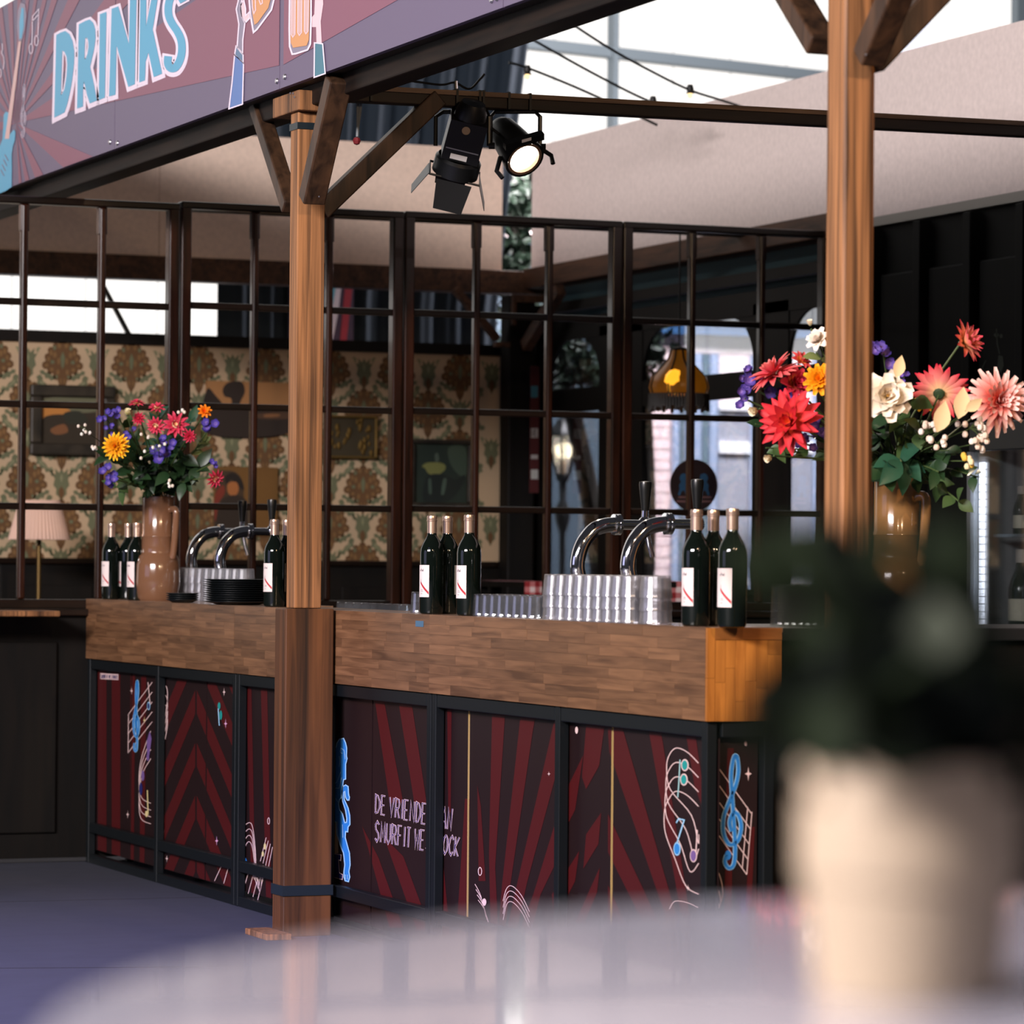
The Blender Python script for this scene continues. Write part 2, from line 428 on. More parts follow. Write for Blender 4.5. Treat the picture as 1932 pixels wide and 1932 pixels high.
# hall glazing far behind: translucent wall panels lit by the sky
M_SKY = emis('daylit_translucent_panel', (255, 251, 247), 1.35)
M_MULL = M('grey_mullion', (66, 74, 78), 0.5)
gd = Vector((0.973, 0.232, 0)).normalized(); gn = Vector((gd.y, -gd.x, 0))
g0 = at_d(1270, 120, 27.0); g0.z = 0
hw = struct(MB().bar(g0 - gd * 15 + Vector((0, 0, 0.15)) - gn * 0.15, g0 + gd * 13 + Vector((0, 0, 0.15)) - gn * 0.15, 0.1, 0.3).build('wall_hall', M_MULL))
PW = 0.55
for k in range(-26, 22):
    a = g0 + gd * (k * PW + 0.004); b = g0 + gd * ((k + 1) * PW - 0.004)
    mb = MB(); mb.add([a + Vector((0, 0, 0.0)), b, b + Vector((0, 0, 12)), a + Vector((0, 0, 12))], [(0, 1, 2, 3)])
    mb.build('panel', M_SKY, hw)
back = MB()
aa = g0 - gd * 15 - gn * 0.08; bb = g0 + gd * 13 - gn * 0.08
back.add([aa, bb, bb + Vector((0, 0, 12)), aa + Vector((0, 0, 12))], [(0, 1, 2, 3)])
back.build('panel_seam_backing', M('seam_backing', (120, 124, 130), 0.7), hw)
# mullions: one horizontal rail, two uprights
pz = at_d(1270, 113, 26.9)
MB().bar(pz - gd * 14, pz + gd * 12, 0.10, 0.085).build('mullion', M_MULL, hw, bevel=0.01)
def glaze(px):
    d = ray(px, 120); dn = Vector((gn.x, gn.y, 0)); t_ = (g0 - EYE).dot(dn) / d.dot(dn); q_ = EYE + d * t_; q_.z = 0; return q_
for (px, wd) in ((1138, 0.05), (1915, 0.25)):
    p = glaze(px) + gn * 0.12
    MB().bar(p, p + Vector((0, 0, 12)), 0.08, wd, gd).build('mullion', M_MULL, hw)
p = glaze(1705) + gn * 0.12
MB().bar(p, p + Vector((0, 0, 12)), 0.08, 0.26, gd).build('mullion', M('pale_column', (190, 196, 206), 0.6), hw)

# back wall of the little room: dado, wallpaper, clerestory gap, beam
YB = 17.55
XW = 7.32
M_PAPER = M('cream_wallpaper', (176, 152, 122), 0.8)
wb = struct(MB().box((2.2, YB, 0), (7.45, YB + 0.10, 2.33)).build('wall_back', M_PAPER))
box_obj('top_rail', (2.2, YB - 0.03, 2.29), (7.4, YB + 0.12, 2.345), W_DARK, wb)
box_obj('dado_cap', (2.2, YB - 0.05, 1.185), (7.3, YB - 0.001, 1.215), W_FRAMEH, wb, 0.004)
for k in range(9):
    x0 = 2.2 + k * 0.57
    box_obj('dado_panel', (x0 + 0.01, YB - 0.03, 0.02), (min(x0 + 0.56, 7.3), YB - 0.001, 1.184), W_DARK, wb, 0.004)
    box_obj('dado_raised_field', (x0 + 0.09, YB - 0.038, 0.15), (min(x0 + 0.48, 7.25), YB - 0.029, 1.08), W_DARK, wb, 0.004)

# damask print on the wallpaper
BR1 = M('damask_brown', (92, 64, 36), 0.8); BR2 = M('damask_ochre', (116, 86, 50), 0.8); GR1 = M('damask_green', (96, 98, 72), 0.8); GR2 = M('damask_sage', (122, 122, 92), 0.8)
pp = Print(lambda x, z: Vector((x, YB, z)), (0, -1, 0))
DX, DZ = 0.355, 0.397
ox, oz = 4.805, 2.185
def blob(c, pts, mat, l, mx=1):
    P = clip_rect([(c[0] + mx * p[0], c[1] + p[1]) for p in (pts if mx > 0 else pts[::-1])], 2.3, 7.28, 1.2, 2.31)
    if len(P) >= 3: pp.poly(P, mat, l)
HALF = [(0, .118), (.014, .112), (.022, .098), (.036, .104), (.05, .094), (.052, .08), (.068, .08), (.078, .066), (.074, .05), (.09, .042), (.094, .026), (.086, .012), (.104, .0), (.106, -.018), (.094, -.032), (.08, -.03), (.076, -.05), (.06, -.058), (.05, -.05), (.046, -.074), (.034, -.088), (.026, -.08), (.018, -.11), (0, -.14)]
def motif(cx, cz):
    c = (cx, cz)
    blob(c, HALF + [(-x, z) for x, z in HALF[::-1][1:-1]], BR1, 1)
    for s_ in (-1, 1):
        for (x, z, rx, rz, m_) in ((.018, .088, .010, .014, BR2), (.042, .076, .009, .013, GR1), (.06, .05, .009, .014, BR2), (.072, .02, .009, .012, BR2), (.04, .04, .010, .016, BR2), (.052, .005, .011, .010, GR1), (.082, -.012, .010, .009, BR2), (.055, -.032, .010, .010, BR2), (.024, -.045, .008, .014, BR2), (.02, .01, .008, .018, BR2), (.03, -.068, .007, .009, GR1), (.01, -.09, .005, .014, BR2)):
            blob(c, [(x + rx * math.cos(t), z + rz * math.sin(t)) for t in [2 * math.pi * k / 8 for k in range(8)]], m_, 2, s_)
    blob(c, [(0, 0.06), (0.012, 0.03), (0.008, -0.01), (0, -0.03), (-0.008, -0.01), (-0.012, 0.03)], GR1, 3)
    q = (cx + DX / 2, cz - 0.012)
    ph = [(0, .085), (.012, .062), (.034, .085), (.030, .055), (.048, .058), (.034, .03), (.042, .0), (.026, -.02), (.028, -.045), (.012, -.06), (0, -.085)]
    blob(q, ph + [(-x, z) for x, z in ph[::-1][1:-1]], GR1, 1)
    blob(q, [(0, -.005), (.014, -.025), (.014, -.045), (0, -.078), (-.014, -.045), (-.014, -.025)], BR1, 2)
    blob(q, [(0, .06), (.008, .035), (0, .012), (-.008, .035)], GR2, 2)
    for s_ in (-1, 1):
        blob(c, [(.118, .11), (.142, .118), (.138, .136), (.118, .138), (.112, .154), (.09, .15), (.078, .164), (.06, .158), (.066, .142), (.084, .138), (.09, .12), (.106, .122)], GR1, 1, s_)
        blob(c, [(.116, -.058), (.134, -.07), (.126, -.088), (.132, -.105), (.112, -.11), (.108, -.13), (.088, -.128), (.08, -.148), (.062, -.144), (.05, -.168), (.036, -.162), (.048, -.138), (.07, -.124), (.082, -.104), (.1, -.092), (.102, -.07)], GR1, 1, s_)
        blob(c, [(.11, -.085), (.118, -.098), (.088, -.122), (.066, -.136), (.084, -.115)], GR2, 2, s_)
        pp_r = [(.128, .045), (.138, .062), (.128, .078), (.112, .076)]
        blob(c, pp_r + [(.12, .064)], GR2, 1, s_)
for j in range(-4, 2):
    for i in range(-4, 9):
        for hf in (0, 1):
            cx = ox + i * DX + hf * DX / 2; cz = oz + j * DZ - hf * DZ / 2
            if 2.5 < cx < 7.05 and 1.12 < cz < 2.25: motif(cx, cz)
# cut off whatever would stick out over the rail or the dado: those are covered by them
pp.build('damask_print', wb)

# beam and posts at the back
MB().box((2.2, YB - 0.06, 2.615), (7.40, YB + 0.06, 2.735)).build('beam', W_BEAMY, wb, bevel=0.006)
for px in (2.3, 3.4):
    box_obj('stud', (px, YB, 2.33), (px + 0.06, YB + 0.06, 2.62), W_DARK, wb)

# right wall with the arched windows (plane x = XW)
wr = struct(MB().box((XW, 14.15, 0), (XW + 0.02, 17.6, 1.085)).build('wall_right', W_DARK))
WT = 2.40
wins = [(16.63, 17.27), (14.89, 16.11), (13.75, 14.53)]
edges = [17.60, 17.27, 16.63, 16.11, 14.89, 14.53]
for a, b in ((17.27, 17.60), (16.11, 16.63), (14.53, 14.89)):
    box_obj('pier', (XW, a, 1.085), (XW + 0.02, b, WT), W_DARK, wr)
box_obj('lintel', (XW, 14.15, WT - 0.05), (XW + 0.02, 17.6, WT + 0.06), W_DARK, wr)
box_obj('rail', (XW - 0.01, 14.15, WT + 0.10), (XW + 0.05, 17.6, WT + 0.15), W_DARK, wr)
box_obj('clerestory_board', (XW + 0.10, 14.15, WT + 0.0), (XW + 0.13, 17.6, 2.74), M('teal_board', (58, 84, 88), 0.7), wr)
MB().box((XW - 0.06, 13.9, 2.64), (XW + 0.06, YB - 0.06, 2.745)).build('beam', W_BEAMY, wr, bevel=0.006)
GLASS = thin_glass('window_glass', (0.90, 0.93, 0.95), 0.03, 0.02)
for i, (a, b) in enumerate(wins):
    wo = struct(MB().box((XW + 0.002, a, 1.98), (XW + 0.018, b, 2.10)).build('window_%d' % (i + 1), W_DARK))
    box_obj('sill', (XW - 0.05, a - 0.03, 1.075), (XW + 0.03, b + 0.03, 1.10), W_DARK, wo)
    # arch spandrels over the top light
    for sd in (-1, 1):
        e = a if sd < 0 else b; n = 8; rr = min(0.24, (b - a) / 2.2); h = 0.24
        pts = [(XW + 0.004, e, WT - 0.05)] + [(XW + 0.004, e + (-sd) * rr * (1 - math.cos(t)), 2.12 + (WT - 0.05 - 2.12) * math.sin(t)) for t in [math.pi / 2 * k / n for k in range(n + 1)]][::-1]
        MB().prism(pts, (1, 0, 0), 0.014).build('arch_spandrel', W_DARK, wo)
    MB().box((XW + 0.010, a, 2.10), (XW + 0.012, b, WT)).build('pane', GLASS, wo)
    MB().box((XW + 0.010, a, 1.10), (XW + 0.012, b, 1.98)).build('pane', GLASS, wo)
# dark panelled wall further right, white strip above it
W_BLK = wood('near_black_panelling', (5, 6, 5), (10, 9, 7), (20, 20, 2), 0.7, 0.05, 0.05, 0.12)
wr2 = struct(MB().box((XW + 0.02, 8.0, 0), (XW + 0.1, 14.14, 2.66)).build('wall_side', W_BLK))
for k, y0 in enumerate((13.72, 13.30, 12.88, 12.46, 12.04, 11.6)):
    box_obj('stile', (XW - 0.03, y0 - 0.03, 0), (XW + 0.03, y0 + 0.03, 2.65), W_BLK, wr2, 0.004)
    box_obj('panel', (XW - 0.005, y0 - 0.36, 1.3), (XW + 0.02, y0 - 0.06, 2.45), W_BLK, wr2, 0.01)
box_obj('cap_strip', (XW - 0.004, 8.0, 2.661), (XW + 0.1, 13.95, 2.70), M('pale_strip', (150, 146, 138), 0.8, 0, 0.1), wr2)
for yy in (13.78, 13.70):
    MB().tube([(XW - 0.02, yy, 0), (XW - 0.02, yy, 2.3)], 0.012, 8).build('conduit', M('copper_pipe', (120, 70, 45), 0.35, 0.8), wr2, True)

# low wall under the glazed partition
YP = 14.10
wp = struct(MB().box((1.0, YP - 0.03, 0.02), (XW, YP + 0.05, 0.985)).build('wall_partition', W_DARK))
for k in range(4):
    x0 = 1.1 + k * 0.97
    box_obj('panel', (x0, YP - 0.045, 0.12), (x0 + 0.8, YP - 0.029, 0.88), W_DARK, wp, 0.006)
box_obj('sill', (1.0, YP - 0.06, 0.985), (XW, YP + 0.07, 1.012), W_FRAMEH, wp, 0.004)

# glazed partition: four framed lattice panels standing on the low wall
def lattice(x0, x1, zt, y, lab):
    t = empty('lattice_screen', (x0, y, 1.012), lab, 'screen', 'framed lattice screens on the low wall')
    wd = x1 - x0
    for xx in (x0 + 0.024, x1 - 0.024):
        MB().box((xx - 0.022, y - 0.03, 1.012), (xx + 0.022, y + 0.03, zt - 0.001)).build('stile', W_FRAME, t, bevel=0.006)
    MB().box((x0 + 0.001, y - 0.031, zt - 0.030), (x1 - 0.001, y + 0.031, zt)).build('top_rail', W_FRAMEH, t, bevel=0.006)
    MB().box((x0 + 0.047, y - 0.025, 1.013), (x1 - 0.047, y + 0.025, 1.05)).build('bottom_rail', W_FRAMEH, t, bevel=0.004)
    for k in (1, 2):
        xx = x0 + wd * k / 3
        MB().box((xx - 0.014, y - 0.024, 1.05), (xx + 0.014, y + 0.018, zt - 0.030)).build('mullion', W_FRAME, t, bevel=0.008)
        MB().box((xx - 0.018, y - 0.02, zt - 0.14), (xx + 0.018, y + 0.018, zt - 0.030)).build('mullion_head', W_FRAME, t, bevel=0.004)
    for zz in (1.425, 1.832, 2.240):
        dz = zz + (zt - 2.66)
        MB().box((x0 + 0.046, y - 0.017, dz - 0.0135), (x1 - 0.046, y + 0.012, dz + 0.0135)).build('muntin', W_FRAMEH, t, bevel=0.004)
    return t
lattice(3.375, 4.338, 2.655, YP, 'dark wooden lattice screen at the left edge, behind the beige vase and its flowers')
lattice(4.341, 5.306, 2.665, YP, 'dark wooden lattice screen behind the left timber post')
lattice(5.309, 6.300, 2.668, YP, 'dark wooden lattice screen behind the middle wine bottles and the green figure painting')
lattice(6.303, 7.300, 2.668, YP, 'dark wooden lattice screen at the right, in front of the amber pendant lamp')
box_obj('ceiling_batten', (3.0, 14.86, 2.708), (XW - 0.001, 14.94, 2.733), W_DARK, wr)
box_obj('ledge', (2.2, YP - 0.30, 0.985), (3.78, YP - 0.062, 1.008), W_POST, wp, 0.005)

# ------------------------------------------------------------------ white boards above the room's beams
M_BOARD = M('beige_board', (232, 208, 190), 0.75, bump=0.008, bscale=40)
M_BOARD2 = M('pinkish_board', (226, 210, 204), 0.75, bump=0.008, bscale=40)
t = empty('fascia_board', (5.0, YB, 2.736), 'beige fascia board above the wallpapered wall, partly in shadow', 'board')
sx = on_y(YB, 300, 300).x; ex = on_y(YB, 945, 400).x
MB().box((2.0, YB - 0.02, 2.736), (sx - 0.003, YB + 0.0, 3.37)).build('panel', M_BOARD, t)
MB().box((sx, YB - 0.02, 2.736), (ex, YB + 0.0, 3.37)).build('panel', M_BOARD, t)
MB().box((2.0, YB + 0.0005, 2.736), (ex, YB + 0.04, 3.36)).build('backing_batten', W_DARK, t)
yk = on_x(XW, 997, 400).y
t = empty('fascia_board', (XW, 12.0, 2.746), 'long pinkish white fascia board above the window wall, running off to the right', 'board')
mb = MB()
pts = [(XW + 0.0, 8.0), (XW + 0.0, yk - 0.06), (XW + 0.01, yk - 0.02), (XW + 0.04, yk)]
for i in range(len(pts) - 1):
    (xa, ya), (xb, yb) = pts[i], pts[i+1]
    mb.add([(xa, ya, 2.746), (xb, yb, 2.746), (xb, yb, 3.39), (xa, ya, 3.365)], [(0, 1, 2, 3)])
mb.add([(XW + 0.04, yk, 2.746), (XW + 0.04, 8.0, 2.746), (XW + 0.04, 8.0, 3.365), (XW + 0.04, yk, 3.39)], [(0, 1, 2, 3)])
mb.add([(XW, 8.0, 3.365), (XW, yk - 0.06, 3.39), (XW + 0.04, yk, 3.39), (XW + 0.04, 8.0, 3.365)], [(0, 1, 2, 3)])
mb.build('panel', M_BOARD2, t)
MB().box((XW - 0.003, 8.0, 2.701), (XW + 0.04, 13.89, 2.752)).build('panel_foot', M_BOARD2, t)
MB().box((XW + 0.045, 8.0, 2.75), (XW + 0.08, yk - 0.1, 3.34)).build('backing_batten', W_DARK, t)

# ------------------------------------------------------------------ navy drape hanging behind the back wall
M_DRAPE = M('navy_drape', (20, 34, 46), 0.85)
M_DRAPE2 = M('navy_drape_fold', (24, 42, 60), 0.8)
YD = 18.6
xl = on_y(YD, 411, 580).x; xr0 = on_y(YD, 998, 40).x; xr1 = on_y(YD, 940, 420).x
z0d, z1d = 1.6, 4.6
mb = MB(); n = 150; vs = []; rows = 6
for j in range(rows + 1):
    tt = j / rows; z = z0d + (z1d - z0d) * tt
    xr = xr1 + (xr0 - xr1) * max(0, (z - 2.7)) / 1.4
    for i in range(n + 1):
        u_ = i / n
        vs.append((xl + (xr - xl) * u_, YD + 0.014 * math.sin(u_ * 58 + 0.4 * math.sin(u_ * 9)) + 0.006 * math.sin(u_ * 131), z))
mb.add(vs, [(j*(n+1)+i, j*(n+1)+i+1, (j+1)*(n+1)+i+1, (j+1)*(n+1)+i) for j in range(rows) for i in range(n)])
o = mb.build('navy_drape', M_DRAPE, None, True)
so = o.modifiers.new('thickness', 'SOLIDIFY'); so.thickness = 0.004
tag(o, 'dark navy drape hanging behind the beige fascia board and wallpapered wall', 'curtain')
# colour banner seen through the gap above the wallpaper
a = on_y(18.574, 545, 600); b = on_y(18.574, 667, 600)
o = MB().box((a.x, 18.574, 2.0), (b.x, 18.5746, 3.2)).build('banner', M('banner_purple', (58, 40, 62), 0.7))
tag(o, 'small purple, red and teal banner hung in the gap above the wallpaper', 'banner')
bp = Print(lambda x, y: on_y(18.574, x, y), (0, -1, 0))
RED = M('banner_red', (150, 36, 52), 0.7); TEAL = M('banner_teal', (90, 160, 180), 0.7); BWH = M('banner_white', (206, 196, 206), 0.7)
bp.poly([(548, 528), (560, 528), (572, 660), (552, 660)], RED, 1).poly([(575, 528), (590, 528), (585, 660), (578, 660)], RED, 1)
bp.poly([(620, 530), (636, 530), (628, 575), (620, 590)], TEAL, 1).poly([(636, 530), (645, 530), (638, 590), (628, 640), (620, 655), (626, 580)], BWH, 1)
bp.poly([(652, 530), (666, 530), (652, 660), (640, 660)], RED, 1)
bp.build('banner_print', o)

# timber corner post of the room, with its braces
t = empty('corner_post', (7.2, 17.42, 0), 'dark timber corner post with braces behind the lattice screens', 'post')
MB().box((7.13, 17.36, 0), (7.28, 17.48, 2.60)).build('shaft', W_DARK, t, bevel=0.008)
MB().bar(on_y(17.40, 858, 545), on_y(17.40, 938, 640), 0.05, 0.035).build('brace', W_BEAMY, t)
MB().bar((7.2, 17.3, 2.33), (7.22, 16.9, 2.60), 0.05, 0.06).build('brace', W_BEAMY, t)
MB().box((7.14, 17.335, 2.56), (7.34, 17.36, 2.60)).build('bracket', W_BEAMY, t)
MB().box((7.14, 17.335, 2.44), (7.16, 17.359, 2.56)).build('bracket', W_BEAMY, t)
MB().box((7.05, 17.34, 2.325), (7.13, 17.38, 2.35)).build('bracket', W_BEAMY, t)
# diagonal strut in the left gap
o = MB().bar(on_y(YB + 0.08, 180, 512), on_y(YB + 0.08, 252, 648), 0.022, 0.022).build('strut', BLACK)
tag(o, 'thin black diagonal strut in the bright gap above the wallpaper', 'strut')

# ------------------------------------------------------------------ yard outside the windows
M_BRK = M('pale_brick', (224, 200, 200), 0.85); M_MORT = M('pale_mortar', (240, 224, 222), 0.9)
YE = 22.0
fa = struct(MB().box((8.2, YE, 0), (13.5, YE + 0.2, 3.4)).build('wall_outside', M_MORT))
xa = on_y(YE, 1196, 900).x; xb = on_y(YE, 1262, 900).x
me_b = MB().box((-0.105, -0.008, -0.029), (0.105, 0.001, 0.029)); me_b.mats = [M_BRK]; me_b = me_b.mesh('brick')
r_ = 0; z = 1.0
while z < 2.75:
    x = xa + (0.11 if r_ % 2 else 0.0)
    while x < xb + 0.1:
        o = bpy.data.objects.new('brick', me_b); COL.objects.link(o); o.location = (x, YE - 0.001, z); par(o, fa); x += 0.222
    z += 0.072; r_ += 1
M_COLM = M('blue_grey_metal', (150, 164, 190), 0.5); M_COLD = M('grey_green_metal', (96, 116, 126), 0.5)
for (p0, p1, mt) in ((1262, 1276, M_COLM), (1278, 1284, M_COLD), (1286, 1300, M_COLM), (1302, 1318, M_COLM), (1319, 1330, M_COLD), (1331, 1349, M_COLM), (1408, 1416, M_COLM), (1470, 1484, M_COLM), (1527, 1538, M_COLM)):
    a = on_y(YE, p0, 900).x; b = on_y(YE, p1, 900).x
    MB().tube([((a+b)/2, YE - 0.04, 0), ((a+b)/2, YE - 0.04, 2.62)], (b - a) / 2, 12).build('column', mt, fa, True)
M_DOORP = M('grey_door_panel', (150, 152, 164), 0.6); M_WTRIM = M('white_trim', (250, 248, 250), 0.5)
for (p0, p1) in ((1350, 1408), (1484, 1528)):
    a = on_y(YE, p0, 900).x; b = on_y(YE, p1, 900).x
    MB().box((a, YE - 0.03, 0.9), (b, YE - 0.001, 2.28)).build('door_panel', M_DOORP, fa, bevel=0.01)
    for (ya, yb) in ((833, 856), (765, 775)):
        zt = on_y(YE, p0, ya).z; zb = on_y(YE, p0, yb).z
        MB().box((a, YE - 0.06, zb), (b, YE - 0.031, zt)).build('trim', M_WTRIM, fa, bevel=0.006)
    zt = on_y(YE, p0, 1092).z
    MB().box((a, YE - 0.06, zt - 0.03), (b, YE - 0.031, zt + 0.01)).build('trim', M_WTRIM, fa)
zb = on_y(YE, 1300, 632).z
MB().box((9.6, YE - 0.12, zb), (13.0, YE - 0.02, zb + 0.22)).build('blue_fascia', M('blue_fascia', (40, 84, 130), 0.6), fa)
MB().box((9.0, YE - 0.3, zb + 0.22), (13.2, YE, zb + 0.30)).build('eaves', M_COLM, fa)
# dark shed left of the brick, behind the lantern
MB().box((8.2, YE - 0.5, 0), (on_y(YE - 0.5, 1160, 900).x, YE - 0.03, 3.3)).build('dark_shed', M('shed_slate', (60, 74, 86), 0.8), fa)
a = on_y(YE - 0.5, 1028, 700); b = on_y(YE - 0.5, 1052, 700)

# ================================================================== DRINKS SIGN
XS = 3.80
ZS0, ZS1 = 2.752, 3.525
SG1 = M('sign_slate_purple', (104, 92, 116), 0.5); SG2 = M('sign_mauve_red', (134, 84, 102), 0.5)
SWH = M('sign_pinkish_white', (238, 222, 236), 0.5); SBL = M('sign_blue', (92, 168, 200), 0.5)
SDB = M('sign_denim', (92, 122, 178), 0.5); SGR = M('sign_grey', (140, 132, 150), 0.5); STE = M('sign_teal', (72, 122, 138), 0.5)
SAM = M('sign_amber', (214, 152, 100), 0.5); SPK = M('sign_skin', (232, 200, 206), 0.5); SNK = M('sign_neck', (216, 178, 172), 0.5)
BOLT = M('zinc_bolt', (190, 186, 190), 0.3, 0.9)
sg = empty('drinks_sign', (XS, 11.2, ZS0), 'long purple DRINKS sign with guitar and raised beer mugs above the bar', 'sign')
ys = [18.2, 13.141, 11.216, 9.29, 5.0]
mS = lambda x, y: on_x(XS - 0.011, x, y)
spanels = []
for k in range(4):
    a = ys[k + 1] + 0.003; b = ys[k] - 0.003
    spanels.append(MB().box((XS - 0.010, a, ZS0), (XS + 0.010, b, ZS1)).build('sign_panel', SG1, sg))
# rays printed on the panels (plane coordinates y, z)
def yz(px, py):
    q = mS(px, py); return (q.y, q.z)
cS = yz(30, 232)
mP = lambda y, z: Vector((XS - 0.011, y, z))
def wedge(pr, c, a, b, rect, mat, l=1):
    k = 12
    P = [c, (c[0] + (a[0]-c[0]) * k, c[1] + (a[1]-c[1]) * k), (c[0] + (b[0]-c[0]) * k, c[1] + (b[1]-c[1]) * k)]
    P = clip_rect(P, *rect)
    if len(P) >= 3: pr.poly(P, mat, l)
W1 = [((533, 122), (352, 12)), ((248, 0), (196, 0)), ((150, 0), (128, 0)), ((108, 0), (97, 0)), ((88, 0), (80, 0)), ((70, 0), (64, 0)), ((55, 0), (49, 0)),
      ((40, 0), (33, 0)), ((24, 10), (15, 12)), ((6, 30), (0, 45)), ((0, 80), (0, 105)), ((0, 130), (0, 155)), ((0, 175), (0, 192)), ((0, 205), (0, 218)), ((0, 230), (0, 246)),
      ((186, 300), (122, 318)), ((85, 336), (68, 340)), ((56, 342), (48, 345)), ((41, 348), (36, 350))]
for k in range(3):
    pr_ = Print(mP, (-1, 0, 0), 0.0005); rect = (ys[k + 1] + 0.004, ys[k] - 0.004, ZS0 + 0.001, ZS1 - 0.001)
    if k < 2:
        for a, b in W1: wedge(pr_, cS, yz(*a), yz(*b), rect, SG2)
    else:
        a = yz(535, 122); b = yz(660, 51); sl = (b[1] - a[1]) / (b[0] - a[0])
        y1 = rect[0]; z1 = a[1] + sl * (y1 - a[0])
        P = clip_rect([a, (y1, z1), (y1, ZS1 + 1), (a[0], ZS1 + 1)], *rect)
        pr_.poly(P, SG2, 1)
    if pr_.mb.v: pr_.build('ray_print', spanels[k])
# lettering
C3 = lambda L: [(x / 3.02, y / 3.02) for x, y in L]
C5 = lambda L: [(x / 5.22, y / 5.22) for x, y in L]
LT = []
Dh = [C5([(620,500),(640,510),(662,560),(668,640),(660,760),(640,880),(615,930),(605,940)])]
LT.append((C5([(560,345),(600,322),(650,305),(690,335),(720,400),(738,500),(737,620),(720,770),(698,900),(672,1015),(642,1108),(540,1160)]), Dh))
LT.append((C5([(782,240),(850,205),(890,192),(925,225),(945,290),(948,380),(935,480),(912,580),(894,660),(926,800),(960,990),(890,1020),(862,930),(842,835),(832,800),(824,900),(824,1050),(765,1070)]), [C5([(845,380),(862,370),(875,400),(878,460),(868,530),(850,580),(838,580)])]))
LT.append((C5([(990,140),(1055,115),(1040,962),(980,985)]), []))
LT.append((C3([(640,50),(678,36),(738,250),(745,-10),(782,-20),(772,480),(735,495),(668,260),(662,540),(625,550)]), []))
LT.append((C3([(803,-25),(838,-38),(836,150),(877,-60),(914,-75),(874,168),(928,420),(880,440),(850,300),(834,352),(830,458),(797,470)]), []))
Sc = C3([(1050,10),(1030,-22),(1000,-30),(975,-10),(963,40),(966,90),(985,135),(1015,180),(1036,230),(1040,290),(1028,345),(1003,385),(975,388),(960,360),(962,320)])
lp = Print(mS, (-1, 0, 0), 0.0007)
def outl(pts, wd, mat, l):
    """wide rounded outline: ribbon plus discs at the corners"""
    lp.ribbon(pts, wd, mat, l, True)
    for p in pts: lp.disc(p, wd / 2, wd / 2, mat, l + 0.5, 10)
for out, hs in LT:
    outl(out, 9.5, SWH, 2); outl([(p[0], p[1] + 4) for p in out], 9.5, SWH, 1.2)
    for h in hs: outl(h, 5.5, SWH, 2)
    lp.poly(out, SBL, 4, hs)
lp.ribbon(smooth_line(Sc + [(Sc[-1][0] + 0.5, Sc[-1][1] - 4)], 4), 24, SWH, 2); lp.ribbon(smooth_line([(a, b + 4) for a, b in Sc], 4), 24, SWH, 1.2)
lp.ribbon(smooth_line(Sc, 4), 14.5, SBL, 4)
lp.build('lettering', spanels[1])
# guitar
gp = Print(mS, (-1, 0, 0), 0.0007)
neck = [(36, 78), (41, 78), (18, 262), (10, 262)]
body = C5([(-60,1500),(0,1440),(28,1370),(35,1250),(40,1130),(60,1100),(90,1110),(95,1200),(92,1330),(110,1310),(140,1275),(155,1300),(150,1380),(130,1440),(118,1520),(120,1650),(118,1840),(60,1880),(0,1905),(-60,1925)])
gp.poly(body, SBL, 2).poly(neck, SNK, 3)
gp.poly([(36, 77), (33, 50), (35, 20), (40, 5), (48, 8), (51, 30), (47, 60), (42, 77)], SGR, 3).poly([(38, 74), (38, 40), (42, 14), (46, 16), (46, 50), (42, 72)], SBL, 4)
for k in range(4):
    gp.ribbon([(2.5 + k * 2.6, 320 - k * 9.5), (9 + k * 2.6, 332 - k * 9.5)], 1.2, SG2, 4)
gp.build('guitar_print', spanels[0])
# notes and treble clef outlines
np_ = Print(mS, (-1, 0, 0), 0.0007)
np_.ribbon(C5([(318, 430), (325, 160), (385, 90), (378, 350)]), 1.4, SWH, 2).ribbon(C5([(322, 210), (380, 145)]), 1.4, SWH, 2)
for c in ((308, 480), (362, 400)):
    np_.ribbon([(c[0]/5.22 + 3.4*math.cos(t), c[1]/5.22 + 9.5*math.sin(t)) for t in [2*math.pi*k/16 for k in range(16)]], 1.2, SWH, 2, True)
np_.build('beamed_note_print', spanels[0])
np_ = Print(mS, (-1, 0, 0), 0.0007)
np_.ribbon(C5([(25, 430), (28, 480), (18, 520), (38, 560), (44, 620), (35, 680)]), 1.3, SWH, 2).ribbon([(0 + 3.2*math.cos(t), 138 + 8*math.sin(t)) for t in [2*math.pi*k/14 for k in range(14)]], 1.2, SWH, 2, True)
np_.build('note_print', spanels[0])
np_ = Print(mS, (-1, 0, 0), 0.0007)
CLEF = [(.34,.14),(.30,.08),(.40,.03),(.52,.06),(.56,.18),(.53,.40),(.48,.66),(.46,.82),(.52,.96),(.60,.97),(.64,.86),(.58,.74),(.42,.60),(.27,.46),(.27,.32),(.42,.23),(.62,.26),(.71,.37),(.65,.47),(.52,.50),(.42,.42),(.47,.34)]
cl = smooth_line([(36 + p[0] * 18, 262 - p[1] * 104) for p in CLEF], 5)
np_.ribbon(cl, 2.6, SWH, 2).ribbon(cl, 1.2, SG1, 3)
np_.build('treble_clef_print', spanels[0])
